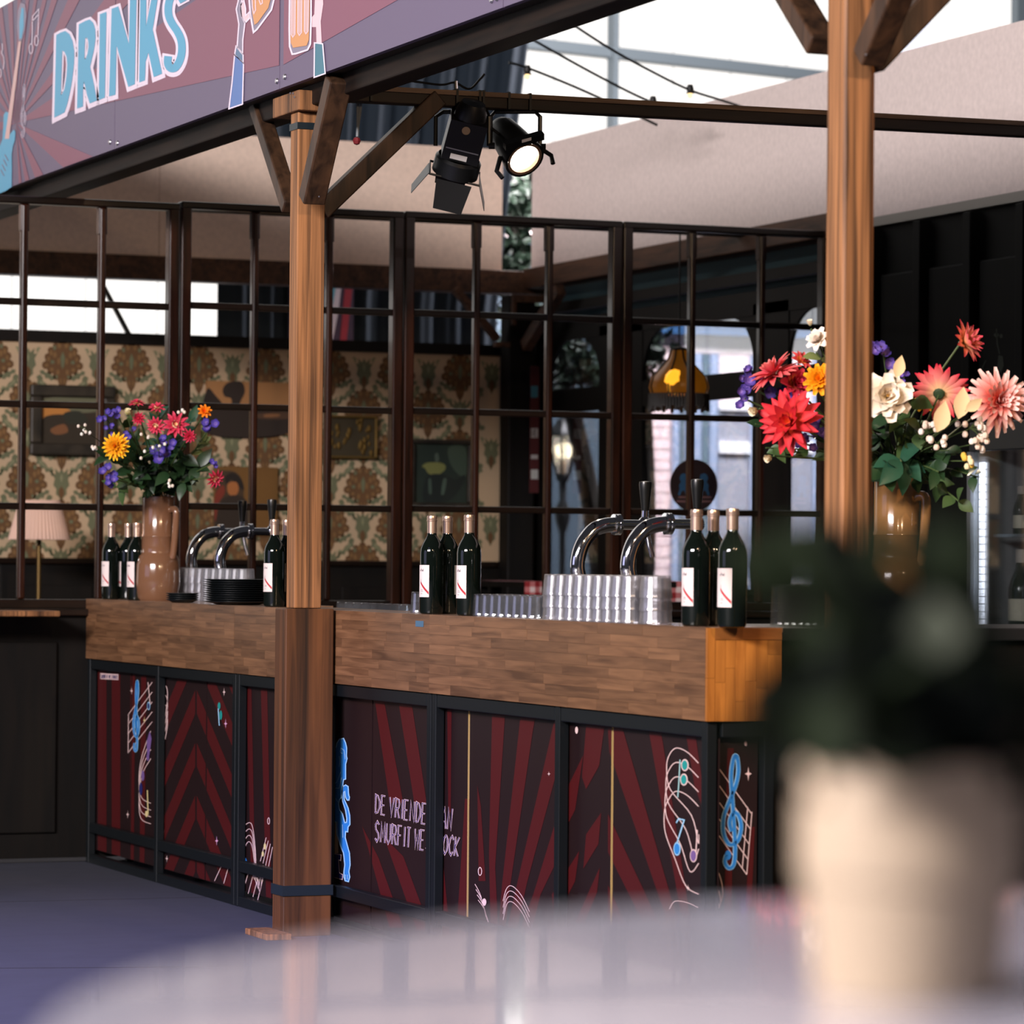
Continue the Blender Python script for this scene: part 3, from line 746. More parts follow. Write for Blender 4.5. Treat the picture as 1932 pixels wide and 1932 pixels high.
# raised arms with beer mugs
C7 = lambda L: [(400 + x / 7.43, y / 7.43) for x, y in L]
def outlined(pr, pts, fill, wd=2.4, l=2):
    pr.poly(pts, fill, l); pr.ribbon(pts, wd, SWH, l + 1, True)
ap = Print(mS, (-1, 0, 0), 0.0007)
outlined(ap, C7([(245, 1525), (290, 1150), (325, 770), (445, 880), (450, 910), (435, 1460)]), SDB)
outlined(ap, C7([(325, 770), (345, 650), (445, 770), (445, 880)]), M('sign_cuff', (96, 122, 150), 0.5))
outlined(ap, C7([(360, 665), (385, 340), (348, 130), (375, 20), (380, -60), (440, -60), (410, 90), (420, 230), (470, 320), (440, 560), (438, 750)]), SGR)
outlined(ap, C7([(420, 230), (405, 80), (455, 0), (480, 120), (480, 220), (530, 170), (540, 250), (480, 315)]), SPK)
outlined(ap, C7([(525, -60), (545, 200), (590, 455), (640, 410), (840, 140), (890, -60)]), SGR, 3.2)
ap.poly(C7([(560, -60), (575, 180), (605, 350), (650, 320), (800, 110), (845, -60)]), SAM, 4)
for sx in (0, 95):
    ap.ribbon(C7([(575 + sx, -60), (580 + sx, 100 - sx), (600 + sx, 190 - sx * 1.35), (625 + sx, 140 - sx), (620 + sx, -60)]), 2.2, SPK, 5)
ap.build('beer_mug_print', spanels[1])
ap = Print(mS, (-1, 0, 0), 0.0007)
outlined(ap, C7([(1440, 1085), (1445, 600), (1560, 615), (1595, 1030)]), STE)
ap.poly(C7([(1470, 600), (1465, 380), (1400, 380), (1400, 250), (1440, 200), (1450, -60), (1560, -60), (1565, 60), (1530, 300), (1545, 610)]), SPK, 2)
outlined(ap, C7([(1100, -60), (1095, 400), (1100, 650), (1135, 760), (1180, 755), (1350, 700), (1390, 620), (1400, 300), (1400, -60)]), SGR, 3.2, 3)
ap.poly(C7([(1120, -60), (1112, 400), (1118, 600), (1150, 670), (1340, 640), (1372, 560), (1382, 200), (1385, -60)]), SAM, 5)
for sx in (0, 92, 184):
    ap.ribbon(C7([(1130 + sx, -60), (1128 + sx, 480 - sx * .25), (1150 + sx, 520 - sx * .25), (1180 + sx, 480 - sx * .25), (1185 + sx, -60)]), 2.0, SPK, 6)
    ap.poly(C7([(1138 + sx, -60), (1138 + sx, 470 - sx * .25), (1155 + sx, 500 - sx * .25), (1172 + sx, 470 - sx * .25), (1176 + sx, -60)]), SNK, 6)
ap.build('beer_mug_print', spanels[2])
for (px, py) in ((208, 268), (222, 270), (523, 153), (538, 145), (928, 0), (938, -4)):
    q = mS(px, py); qv = Vector((-1, 0, 0)).to_track_quat('Z', 'Y')
    MB().lathe([(0, 0.006), (0.006, 0.006), (0.009, 0.003), (0.010, 0)], 12, q, qv).build('bolt', BOLT, sg, True)
for yy in (13.141, 11.216, 9.29):
    MB().box((XS - 0.004, yy - 0.003, ZS0), (XS + 0.008, yy + 0.003, ZS1)).build('panel_joint', M('rust_brown', (70, 36, 28), 0.8), sg)
MB().box((XS + 0.0105, 5.0, ZS0), (XS + 0.05, 18.2, ZS1 - 0.02)).build('backing_frame', BLACK, sg)

# timber frame: long beam under the sign
tb = MB().box((3.855, 5.0, 2.688), (3.955, 18.2, 2.80)).build('timber_beam', wood('blackened_beam', (12, 9, 8), (34, 24, 18), (30, 3, 30), 0.6, 0, 0.2, 0.2), None, bevel=0.006)
tag(tb, 'dark timber beam running along behind the bottom edge of the DRINKS sign', 'beam')

# ================================================================== POSTS
STRAP = M('black_strap', (24, 34, 40), 0.45)
def brace(p0, p1, wd, ht, up, mat, parent, name='brace'):
    p0 = Vector(p0); p1 = Vector(p1)
    return MB().bar(p0, p1, wd, ht, up).build(name, mat, parent, bevel=0.005)
PY = 11.20
t = empty('timber_post', (3.866, PY, 0), 'timber post with a wider lower half, standing before the bar below the DRINKS sign', 'post', 'timber posts of the bar pavilion')
MB().box((3.785, PY - 0.11, 0), (3.950, PY - 0.002, 1.058)).build('lower_casing', wood('casing_pine', (40, 25, 14), (106, 66, 36), (30, 30, 1.2), 0.55, 0.1, 0.2, knots=3.0), t, bevel=0.004)
MB().box((3.820, PY - 0.085, 1.059), (3.915, PY - 0.010, 2.668)).build('shaft', W_POST, t, bevel=0.004)
MB().box((3.817, PY - 0.088, 2.612), (3.918, PY - 0.007, 2.634)).build('strap', STRAP, t)
MB().box((3.781, PY - 0.114, 0.132), (3.954, PY + 0.002, 0.165)).build('strap', STRAP, t)
MB().box((3.808, PY - 0.12, 2.669), (3.94, PY + 0.14, 2.735)).build('cap_block', W_POST, t, bevel=0.004)
MB().box((3.70, PY - 0.20, 0.0), (3.784, PY + 0.02, 0.02)).build('foot_plate', W_POST, t, bevel=0.003)
XP = 3.87
brace(on_x(XP, 549, 392), on_x(XP, 486, 196), 0.05, 0.055, (1, 0, 0), W_POSTD, t)
brace(on_x(XP - 0.03, 588, 378), on_x(XP - 0.03, 640, 148), 0.062, 0.075, (1, 0, 0), W_POSTD, t)
brace(on_y(PY - 0.05, 603, 400), on_y(PY - 0.05, 826, 185), 0.06, 0.062, (0, 1, 0), W_POSTD, t)
for (px, py) in ((548, 176), (553, 176), (556, 183)):
    MB().ball(on_x(3.806, px, py), 0.004, 8).build('screw_head', BOLT, t, True)
MB().ball(on_x(3.80, 602, 371), 0.003, 8).build('screw_head', BOLT, t, True)
# right post
t2 = empty('timber_post', (3.915, 7.45, 0), 'straight weathered timber post with three dark braces, in front of the right flower vase', 'post', 'timber posts of the bar pavilion')
mb = MB(); x0, x1, y0, y1, c = 3.870, 3.958, 7.405, 7.50, 0.010
ring = [(x0, y0 + 0.006), (x0 + 0.006, y0), (x1 - 0.02, y0), (x1, y0 + 0.02), (x1, y1 - c), (x1 - c, y1), (x0 + c, y1), (x0, y1 - c)]
n = len(ring); vs = [(x, y, 0) for x, y in ring] + [(x, y, 3.0) for x, y in ring]
mb.add(vs, [(i, (i+1) % n, n + (i+1) % n, n + i) for i in range(n)] + [tuple(range(n-1, -1, -1)), tuple(range(n, 2*n))])
mb.build('shaft', W_POST, t2)
brace(on_x(3.90, 1552, 88), on_x(3.90, 1470, -50), 0.05, 0.07, (1, 0, 0), W_POSTD, t2)
brace((3.910, 7.365, 2.375), (3.910, 7.03, 2.71), 0.06, 0.062, (1, 0, 0), W_POSTD, t2)
brace((3.95, 7.44, 2.375), (4.25, 7.44, 2.675), 0.06, 0.07, (0, 1, 0), W_POSTD, t2)
MB().ball(on_y(7.32, 1634, 103), 0.003, 8).build('screw_head', BOLT, t2, True)

o = MB().box((3.956, 7.41, 2.69), (XW - 0.005, 7.47, 2.76)).build('cross_beam', W_BEAM, None, bevel=0.004)
tag(o, 'dark cross beam running back from the top of the right timber post, above the picture', 'beam')
# cross beam carrying the lights
BY = 11.16
zb0, zb1 = on_y(BY, 940, 205).z, on_y(BY, 940, 177).z
bm = empty('lighting_beam', (4.0, BY, zb0), 'long dark beam across the bar with two stage spotlights hanging from it', 'beam')
pA = on_y(BY, 640, 176); pB = Vector((XW - 0.005, BY, 0))
MB().bar((pA.x, BY, (zb0 + zb1) / 2 - 0.008), (pB.x, BY, (on_y(BY, 1932, 230).z + on_y(BY, 1932, 261).z) / 2 + 0.004), 0.05, zb1 - zb0).build('beam_timber', W_BEAM, bm, bevel=0.004)
MB().bar((pA.x + 0.02, BY - 0.030, zb1 - 0.012), (pB.x, BY - 0.030, on_y(BY, 1932, 232).z), 0.008, 0.016).build('beam_edge', wood('pale_edge', (70, 52, 38), (120, 96, 76), (3, 30, 30)), bm)  # paler strip along the beam's upper front edge
for px in (862, 905, 912, 960, 1000, 700):
    q = on_y(BY - 0.03, px, 182)
    MB().box((q.x - 0.004, BY - 0.036, zb0 - 0.004), (q.x + 0.004, BY + 0.03, zb1 + 0.004)).build('cable_tie', BLACK, bm)
cab = [on_y(BY - 0.02, *p) for p in ((690, 158), (760, 152), (830, 160), (858, 156), (885, 168), (905, 150), (914, 140))]
MB().tube(smooth_line([tuple(p) for p in cab], 5), 0.004, 6).build('cable', BLACK, bm, True)
MB().tube([on_y(BY - 0.02, 860, 153), on_y(BY - 0.02, 861, 175)], 0.006, 8).build('hook_bolt', CHROME, bm, True)
# rope and red shackle hanging behind the beam
rp = empty('safety_chain', tuple(on_y(BY + 0.035, 676, 190)), 'short pale safety chain with a red shackle hanging from the lighting beam', 'chain')
for dx in (-4, 4):
    MB().tube(smooth_line([tuple(on_y(BY + 0.035, 678 + dx, 176)), tuple(on_y(BY + 0.035, 677 + dx * .6, 210)), tuple(on_y(BY + 0.035, 675, 240)), tuple(on_y(BY + 0.035, 674, 258))], 4), 0.005, 6).build('strand', M('pale_rope', (110, 116, 120), 0.6), rp, True)
MB().ball(on_y(BY + 0.035, 673, 266), 0.014, 8).build('shackle', M('red_shackle', (110, 30, 36), 0.5), rp, True)

# ------------------------------------------------------------------ stage spotlights
def place(o, loc, zdir, xdir):
    z = Vector(zdir).normalized(); x = Vector(xdir); x = (x - z * x.dot(z)).normalized(); y = z.cross(x)
    o.matrix_basis = Matrix(((x.x, y.x, z.x, loc[0]), (x.y, y.y, z.y, loc[1]), (x.z, y.z, z.z, loc[2]), (0, 0, 0, 1)))
def local_parent(o, p): o.parent = p; return o
M_LENS = emis('lit_spot_lens', (255, 236, 214), 9.0)
SPB = M('spot_body_black', (20, 21, 22), 0.38, 0.2)
def spotlight(name, label, loc, beamdir, xdir, lit):
    """local frame: beam leaves along -Z"""
    t = empty(name, (0, 0, 0), label, 'spotlight', 'stage spotlights on the cross beam')
    L = lambda mb, nm, mt, sm=True: local_parent(mb.build(nm, mt, None, sm), t)
    if lit:
        L(MB().lathe([(0.0, 0.13), (0.035, 0.128), (0.05, 0.10), (0.058, 0.04), (0.066, -0.03), (0.07, -0.06), (0.07, -0.075), (0.062, -0.075), (0.06, -0.05), (0.0, -0.045)], 24), 'body', SPB)
        L(MB().lathe([(0.0, -0.062), (0.03, -0.066), (0.052, -0.060), (0.0525, -0.055)], 24), 'lens', M_LENS)
        L(MB().lathe([(0.0525, -0.056), (0.0525, -0.075), (0.0615, -0.076)], 24), 'lens_ring', M('lens_ring', (150, 120, 96), 0.4, 0.5))
        L(MB().box((-0.07, -0.085, -0.078), (0.07, -0.06, -0.055)), 'filter_frame', SPB, False)
        L(MB().box((-0.012, -0.0865, -0.079), (0.022, -0.075, -0.0775)), 'label_plate', M('white_plate', (225, 222, 220), 0.5), False)
        for s_ in (-1, 1):
            L(MB().tube([(s_ * 0.068, 0.0, -0.03), (s_ * 0.10, 0.02, -0.07), (s_ * 0.092, 0.03, -0.10)], 0.008, 8), 'clip_arm', SPB)
    else:
        L(MB().box((-0.062, -0.055, -0.04), (0.062, 0.065, 0.10)), 'body', SPB, False)
        L(MB().lathe([(0.0, 0.16), (0.04, 0.155), (0.052, 0.125), (0.055, 0.101)], 20), 'rear_cap', SPB)
        L(MB().lathe([(0.07, -0.04), (0.078, -0.05), (0.078, -0.10), (0.07, -0.10), (0.0, -0.095)], 24), 'lens_barrel', SPB)
        L(MB().box((-0.055, -0.0562, 0.0), (0.055, -0.055, 0.004)), 'vent_slot', M('bright_edge', (150, 152, 156), 0.4, 0.6), False)
        L(MB().box((-0.034, -0.0565, -0.032), (0.022, -0.0552, -0.014)), 'label_plate', M('white_plate', (225, 222, 220), 0.5), False)
        L(MB().lathe([(0.0, 0.001), (0.014, 0.001), (0.014, 0)], 14, (-0.005, -0.056, 0.074), Vector((0, -1, 0)).to_track_quat('Z', 'Y')), 'round_sticker', M('beige_sticker', (150, 130, 104), 0.6))
        # barn doors: frame ring and four flaps
        L(MB().tube([(-0.085, -0.06, -0.10), (-0.085, 0.06, -0.10), (0.085, 0.06, -0.10), (0.085, -0.06, -0.10), (-0.085, -0.06, -0.10)], 0.004, 6), 'barn_frame', SPB)
        for (a, b, c_, d) in (((-0.06, -0.075, -0.105), (0.06, -0.075, -0.105), (0.048, -0.10, -0.20), (-0.048, -0.10, -0.20)), ((-0.06, 0.075, -0.105), (0.06, 0.075, -0.105), (0.048, 0.11, -0.19), (-0.048, 0.11, -0.19)),
                            ((-0.087, -0.05, -0.105), (-0.087, 0.05, -0.105), (-0.125, 0.04, -0.19), (-0.125, -0.04, -0.19)), ((0.087, -0.05, -0.105), (0.087, 0.05, -0.105), (0.125, 0.04, -0.19), (0.125, -0.04, -0.19))):
            n_ = (Vector(b) - Vector(a)).cross(Vector(d) - Vector(a))
            L(MB().prism([a, b, c_, d], n_, 0.002), 'barn_door', SPB, False)
    place(t, loc, -Vector(beamdir), xdir)
    return t
b2 = R * 0.42 - U * 0.62 - F * 0.66
s2 = on_y(BY - 0.03, 972, 277)
sp2 = spotlight('stage_spotlight', 'lit black stage spotlight with a glowing round lens', s2, b2, R, True)
b1 = -R * 0.25 - U * 0.86 + F * 0.42
s1 = on_y(BY - 0.02, 872, 275)
sp1 = spotlight('stage_spotlight', 'unlit black stage spotlight seen from behind with open barn doors', s1, b1, R, False)
for spx, c, hw_, top in ((sp2, s2, 0.082, 205), (sp1, s1, 0.088, 205)):
    px0 = 972 if spx is sp2 else 878
    a = on_y(BY, px0, top + 6); l = c - R * hw_; r = c + R * hw_
    pts = [l, Vector((l.x, l.y, a.z - 0.02)), a - R * (hw_ - 0.015), a + R * (hw_ - 0.015), Vector((r.x, r.y, a.z - 0.02)), r]
    o = MB().tube([tuple(p) for p in pts], 0.0075, 8).build('yoke', SPB, spx, True)
    o = MB().tube([tuple(a), tuple(a + Vector((0, 0, 0.06)))], 0.012, 8).build('clamp', SPB, spx, True)
    MB().tube([tuple(r), tuple(r + R * 0.02)], 0.011, 8).build('tilt_knob', SPB, spx, True)
cab = [on_y(BY - 0.02, *p) for p in ((900, 200), (915, 230), (940, 252))]
MB().tube(smooth_line([tuple(p) for p in cab], 4), 0.005, 6).build('cable', BLACK, sp1, True)
ls = spot('spotlight_beam', tuple(s2 + b2 * 0.10), tuple(s2 + b2 * 3), 160, (1.0, 0.78, 0.56), 60, 0.7, 0.04)

# ------------------------------------------------------------------ festoon lights
M_BULB = emis('warm_bulb', (255, 214, 150), 2.2)
def festoon(pts, bulbs, yy, lab):
    t = empty('festoon_string', tuple(on_y(yy, *pts[0])), lab, 'string lights', 'festoon strings before the hall glazing')
    MB().tube(smooth_line([tuple(on_y(yy, *p)) for p in pts], 5), 0.006, 6).build('cable', BLACK, t, True)
    for b in bulbs:
        q = on_y(yy, *b)
        s_ = MB().lathe([(0.0, 0.02), (0.012, 0.02), (0.018, 0.0), (0.014, -0.012), (0.021, -0.02), (0.0, -0.02)], 10, q).build('socket', BLACK, t, True)
        MB().ball(q + Vector((0, 0, -0.03)), 0.014, 8).build('bulb', M_BULB, s_, True)
festoon(((1000, -10), (1042, 20), (1145, 88), (1230, 135), (1302, 170), (1370, 192), (1500, 235)), ((1302, 168), (1041, 16)), 15.0, 'highest festoon string, crossing the glazing to the white board')
festoon(((960, 50), (1000, 72), (1100, 128), (1180, 170), (1232, 194), (1300, 222)), ((1232, 190),), 15.0, 'middle festoon string, ending behind the lighting beam')
festoon(((960, 118), (995, 128), (1080, 162), (1160, 198), (1240, 236)), ((995, 132),), 15.0, 'lowest festoon string, with one bulb near the drape edge')

# ================================================================== BAR
XB = 3.96; XBK = 4.17; ZT = 1.053; ZF = 0.815
BYS = [14.075, 12.163, 10.258, 8.314]
PANX = 4.002
RD = M('panel_red', (70, 12, 14), 0.45); DK = M('panel_oxblood_dark', (28, 12, 13), 0.45)
PWH = M('print_pale_pink', (226, 194, 190), 0.5); PBL = M('print_blue', (44, 124, 196), 0.45); PTE = M('print_teal', (30, 140, 136), 0.45); PNV = M('print_navy', (34, 36, 96), 0.45)
PVI = M('print_violet', (112, 84, 140), 0.45); PBE = M('print_sand', (188, 160, 124), 0.5); PLB = M('print_light_blue', (150, 196, 226), 0.5); PYE = M('print_straw', (214, 196, 140), 0.5)
EDGE = M('foamboard_edge', (176, 146, 92), 0.6)
labs = ['far left section of the oak-fronted bar, under the beige vase and black plates', 'middle section of the oak-fronted bar, with the lion and the two lines of lettering', 'near section of the oak-fronted bar, under the upturned tumblers, with the orange-lit end']
bars = []; panel_objs = []
SEAM = [(13.56, 12.60), (11.55, 10.86), (10.03, 8.98)]
def px_of_y(y):   # rough pixel column of a place along the bar (for the print)
    d = Vector((PANX, y, 0.5)) - EYE; return 966 + FPX * d.dot(R) / d.dot(F)
for k in range(3):
    ya, yb = BYS[k + 1], BYS[k]
    xk = 4.32 if k == 0 else XBK
    t = empty('bar_section', (XB + 0.1, (ya + yb) / 2, 0), labs[k], 'bar', 'sections of the bar')
    bars.append(t)
    # core box and oak staves in front of it
    MB().box((XB + 0.013, ya + 0.002, ZF + 0.002), (xk, yb - 0.002, ZT - 0.013)).build('fascia_core', W_DARK, t)
    MB().box((XB + 0.0125, ya + 0.002, ZT - 0.0125), (xk + 0.01, yb - 0.002, ZT)).build('counter_top', wood('oak_top', (120, 92, 72), (166, 134, 110), (30, 3, 30), 0.3, 0, 0.05, 0.5, coat=0.3), t, bevel=0.001)
    rows = 8; h = (ZT - ZF) / rows; rnd = random.Random(11 + k)
    for r_ in range(rows):
        y = ya; first = True
        while y < yb - 0.02:
            ln = rnd.uniform(0.16, 0.42) * (0.6 if first else 1); first = False
            y2 = min(y + ln, yb)
            if yb - y2 < 0.08: y2 = yb
            dx = rnd.uniform(0, 0.0006)
            z0 = ZF + r_ * h
            MB().box((XB + dx, y + 0.0003, z0 + 0.0002), (XB + 0.0125, y2 - 0.0003, z0 + h - 0.0002)).build('stave', W_STAVE, t)
            y = y2
    # steel frame
    nb = 2
    for j in range(nb + 1):
        yy = ya + (yb - ya) * j / nb
        yy = max(ya + 0.021, min(yb - 0.021, yy))
        for xx in (3.968, XBK - 0.04):
            MB().box((xx, yy - 0.016, 0.0), (xx + 0.030, yy + 0.016, ZF - 0.001)).build('leg', STEEL_BLK, t, bevel=0.003)
    for xx in (3.970, XBK - 0.04):
        for j in range(nb):
            y0 = ya + (yb - ya) * j / nb + 0.042 if j == 0 else ya + (yb - ya) * j / nb + 0.0205
            y1 = ya + (yb - ya) * (j + 1) / nb - (0.042 if j == nb - 1 else 0.0205)
            MB().box((xx, y0, ZF - 0.042), (xx + 0.030, y1, ZF - 0.002)).build('top_rail', STEEL_BLK, t, bevel=0.003)
            MB().box((xx, y0, 0.122), (xx + 0.030, y1, 0.160)).build('lower_rail', STEEL_BLK, t, bevel=0.003)
            if xx < 4.0: MB().box((xx, y0, 0.0), (xx + 0.030, y1, 0.035)).build('base_rail', STEEL_BLK, t, bevel=0.003)
    # printed panels hung inside the frame, two to a bay
    ym = (ya + yb) / 2
    cuts = [(ya + 0.006, SEAM[k][1] - 0.005), (SEAM[k][1] + 0.005, ym - 0.004), (ym + 0.004, SEAM[k][0] - 0.005), (SEAM[k][0] + 0.005, yb - 0.006)]
    for j, (y0, y1) in enumerate(cuts):
        po = MB().box((PANX, y0, 0.05), (PANX + 0.004, y1, ZF - 0.045)).build('printed_panel', DK, t)
        if k == 2:
            ye = y1 if j in (0, 2) else y0
            MB().box((PANX - 0.0006, ye - 0.0012, 0.05), (PANX + 0.004, ye + 0.0012, ZF - 0.045)).build('panel_edge', EDGE, po)
        panel_objs.append((po, y0, y1, k))
# red rays of the print: stripes drawn over the panels, cut at each panel's edge
def C6(L): return [(580 + x / 3.864, 1300 + y / 3.864) for x, y in L]
def C7b(L): return [(1000 + x / 3.864, 1300 + y / 3.864) for x, y in L]
def C4(L): return [(160 + x / 4.027, 1240 + y / 4.027) for x, y in L]
STR = [C4([(100, -100), (165, -100), (165, 1900), (100, 1900)]), C4([(205, -100), (270, -100), (270, 1900), (205, 1900)]), C4([(350, -100), (385, -100), (370, 1900), (340, 1900)]), C4([(430, -100), (470, -100), (450, 1900), (415, 1900)])]
for dk in (-800, -400, 0, 400, 800, 1200):
    STR.append(C4([(840, 250 + dk), (840, 430 + dk), (560, 1100 + dk), (560, 920 + dk)]))
    STR.append(C4([(852, 250 + dk), (852, 430 + dk), (1130, 1100 + dk), (1130, 920 + dk)]))
STR += [C4([(1220, -100), (1260, -100), (1300, 1900), (1270, 1900)]), C4([(1330, -100), (1380, -100), (1420, 1900), (1380, 1900)])]
STR += [C6(L) for L in ([(100, 60), (245, 60), (215, 330), (150, 420)], [(490, 60), (555, 60), (700, 830), (600, 830)], [(660, 60), (755, 60), (870, 830), (780, 830)], [(400, 1000), (520, 1230), (700, 1740), (600, 1740)], [(560, 1080), (700, 1220), (900, 1760), (800, 1760)],
    [(1020, 60), (1052, 60), (1046, 900), (1028, 900)], [(955, 1130), (990, 1250), (1040, 1800), (970, 1800)], [(1150, 800), (1185, 800), (1150, 1900), (1080, 1900)], [(1350, 60), (1450, 60), (1370, 1300), (1400, 1900), (1340, 1900), (1325, 1200)], [(1570, 60), (1680, 60), (1470, 1500), (1430, 1900), (1380, 1900), (1420, 1430)],
    [(1840, 60), (1900, 300), (1600, 1420), (1500, 1900), (1420, 1900), (1530, 1420)], [(1240, 700), (1265, 850), (1300, 1400), (1250, 1400)], [(1800, 1000), (1830, 1230), (1700, 1500), (1600, 1900), (1500, 1900), (1650, 1490)])]
STR += [C7b(L) for L in ([(-20, 200), (40, 200), (0, 430), (-20, 430)], [(420, 150), (560, 150), (505, 560), (410, 730), (380, 640)], [(390, 480), (330, 880), (235, 1070), (235, 800)], [(520, 900), (500, 1130), (390, 1310), (410, 1060)], [(360, 1180), (330, 1400), (180, 1700), (160, 1500)], [(510, 1300), (490, 1480), (400, 1700), (330, 1700)],
    [(560, 150), (640, 150), (700, 370), (1110, 1800), (1040, 1800), (580, 460)], [(840, 150), (920, 150), (970, 390), (1190, 1800), (1130, 1800)], [(570, 910), (1010, 1850), (900, 1850), (570, 1190)], [(570, 1430), (760, 1850), (650, 1850), (570, 1680)], [(1110, 150), (1180, 150), (1270, 760), (1270, 900), (1200, 700)])]
for po, y0, y1, k in panel_objs:
    pr_ = Print(lambda y, z: Vector((PANX, y, z)), (-1, 0, 0), 0.0006)
    for i, L in enumerate(STR):
        P = [on_x(PANX, *q) for q in L]; P = clip_rect([(q.y, q.z) for q in P], y0 + 0.002, y1 - 0.002, 0.052, ZF - 0.047)
        if len(P) >= 3: pr_.poly(P, RD, 0.6 + 0.012 * i)
    if pr_.mb.v: pr_.build('ray_print', po)
def panel_at(px, py=1500):
    y = on_x(PANX, px, py).y
    return min(panel_objs, key=lambda q: 0 if q[1] - 0.012 <= y <= q[2] + 0.012 else abs((q[1] + q[2]) / 2 - y))[0]
mB = lambda x, y: on_x(PANX, x, y)
NX = (-1, 0, 0)
# lettering (two lines across the frame leg)
p = Print(mB, NX, 0.0008)
text_on_quad(p, 'DE VRIENDEN VAN', (710, 1499), (855, 1526), (852, 1566), (709, 1534), 2.9, PWH, 2, 1.2, PNV)
text_on_quad(p, 'SMURFIT WESTROCK', (709, 1549), (868, 1580), (865, 1616), (708, 1587), 2.9, PWH, 2, 1.2, PNV)
p.build('lettering', panel_at(745))
# lion
p = Print(mB, NX, 0.0008)
def CL(L): return [(620 + x / 6.44, 1380 + y / 6.44) for x, y in L]
lion = CL([(40,640),(45,480),(85,470),(90,430),(55,420),(50,380),(62,330),(58,260),(75,210),(100,190),(110,140),(140,95),(190,85),(215,140),(228,200),(225,300),(232,330),(215,400),(215,580),(190,585),(180,650),(165,800),(140,830),(130,880),(140,950),(175,1000),(205,1110),(225,1105),(230,1060),(215,960),(180,850),(170,740),(182,670),(215,650),(245,670),(252,770),(262,800),(255,835),(235,835),(215,800),(205,730),(190,740),(200,830),(245,930),(265,1020),(268,1130),(245,1160),(240,1220),(215,1215),(210,1290),(240,1400),(262,1480),(270,1620),(255,1700),(265,1770),(250,1825),(210,1815),(195,1770),(195,1700),(205,1620),(190,1480),(150,1380),(130,1310),(110,1250),(100,1100),(40,1080)])
p.poly(lion, PBL, 2); p.ribbon(lion, 2.0, PLB, 3, True)
for st in ([(140,430),(150,350),(140,300)], [(215,340),(200,230),(160,200),(150,250),(180,270)], [(60,640),(110,620),(160,490)], [(60,760),(90,690),(140,690),(170,560)], [(60,960),(90,880)], [(95,810),(125,860)], [(185,1290),(180,1130)], [(80,320),(95,330),(80,345)], [(215,1740),(215,1800)], [(240,1740),(240,1800)], [(50,590),(80,580)], [(45,500),(70,560)]):
    p.ribbon(CL(st), 1.3, PLB, 4)
p.poly(CL([(30,1090),(112,1095),(125,1480),(30,1485)]), PBE, 2)
p.poly(CL([(35,1480),(160,1500),(155,1570),(130,1560),(140,1720),(180,1740),(175,1800),(30,1760),(32,1690),(60,1695),(62,1560),(35,1550)]), PNV, 2)
p.ribbon(CL([(35,1480),(160,1500),(155,1570),(130,1560),(140,1720),(180,1740),(175,1800),(30,1760),(32,1690),(60,1695),(62,1560),(35,1550)]), 1.2, PWH, 3, True)
p.build('lion_print', panel_at(640))
# staff, notes on the near panels
def staff(pr, lines, wd=1.6, mat=PWH): 
    for L in lines: pr.ribbon(smooth_line(L, 5), wd, mat, 2)
def CN(L): return [(1000 + x / 3.864, 1300 + y / 3.864) for x, y in L]
p = Print(mB, NX, 0.0008)
for dy in range(4):
    y0 = 440 + dy * 105
    staff(p, [CN([(1232, y0 + 100), (1150, y0 + 20), (1070, y0 - 10), (1020, y0 + 40), (985 + 5 * (3 - dy), y0 + 130), (990 + 12 * (3 - dy), y0 + 290), (1060 + 40 * (3 - dy), y0 + 480), (1140 + 30 * (3 - dy), y0 + 680), (1234, y0 + 740 if dy == 3 else y0 + 620)])])
for (c, st) in (((1135, 555), 0), ((1128, 660), 0)):
    q = CN([c])[0]; p.disc(q, 7.2, 11.5, PWH, 3).disc(q, 5.2, 9.2, PTE, 4)
p.ribbon(CN([(1100, 515), (1090, 700), (1083, 790)]), 2.2, M('print_pale_teal', (150, 190, 190), 0.5), 3)
q = CN([(1078, 1165)])[0]; p.disc(q, 6.8, 13, PLB, 3).disc(q, 5, 10.6, PBL, 4); p.ribbon(CN([(1078, 1120), (1130, 955), (1090, 945), (1072, 975)]), 2.4, PLB, 3)
q = CN([(1198, 1215)])[0]; p.disc(q, 6.8, 12.5, PWH, 3).disc(q, 5.2, 10.4, PVI, 4); p.ribbon(CN([(1216, 1190), (1225, 1030), (1215, 1030)]), 2.0, PWH, 3)
p.star(CN([(1157, 1450)])[0], 3.4, 6.6, PWH, 3)
p.ribbon(smooth_line(CN([(1020, 1600), (1060, 1545), (1150, 1555), (1230, 1590)]), 4), 1.5, PWH, 2)
p.build('music_print', panel_at(1280))
p = Print(mB, NX, 0.0008)
q = CN([(257, 480)])[0]; p.disc(q, 4.6, 10.2, PWH, 3).disc(q, 3.4, 8.4, PTE, 4); p.ribbon(CN([(268, 500), (250, 580), (240, 615)]), 2.0, PWH, 3)
q = CN([(345, 300)])[0]; p.disc(q, 2.8, 6.8, PWH, 3)
p.build('music_print', panel_at(1070))
p = Print(mB, NX, 0.0008)
p.star((1037, 1460), 3, 4.2, PWH, 3)
p.ribbon([(907 + 3.2 * math.cos(t), 1644 + 7.5 * math.sin(t)) for t in [2 * math.pi * k / 14 for k in range(14)]], 1.3, PWH, 3, True)
for dx in range(4):
    p.ribbon(smooth_line([(897 + dx * 2, 1668 + dx * 10), (908 + dx * 2, 1690 + dx * 8), (918 + dx * 2, 1730 + dx * 5)], 4), 1.1, PWH, 2)
    p.ribbon(smooth_line([(950, 1700 + dx * 12), (957, 1676 + dx * 10), (968, 1672 + dx * 10), (985, 1690 + dx * 10), (1000, 1720 + dx * 10)], 4), 1.1, PWH, 2)
p.disc((915, 1702), 4, 7, PWH, 3)
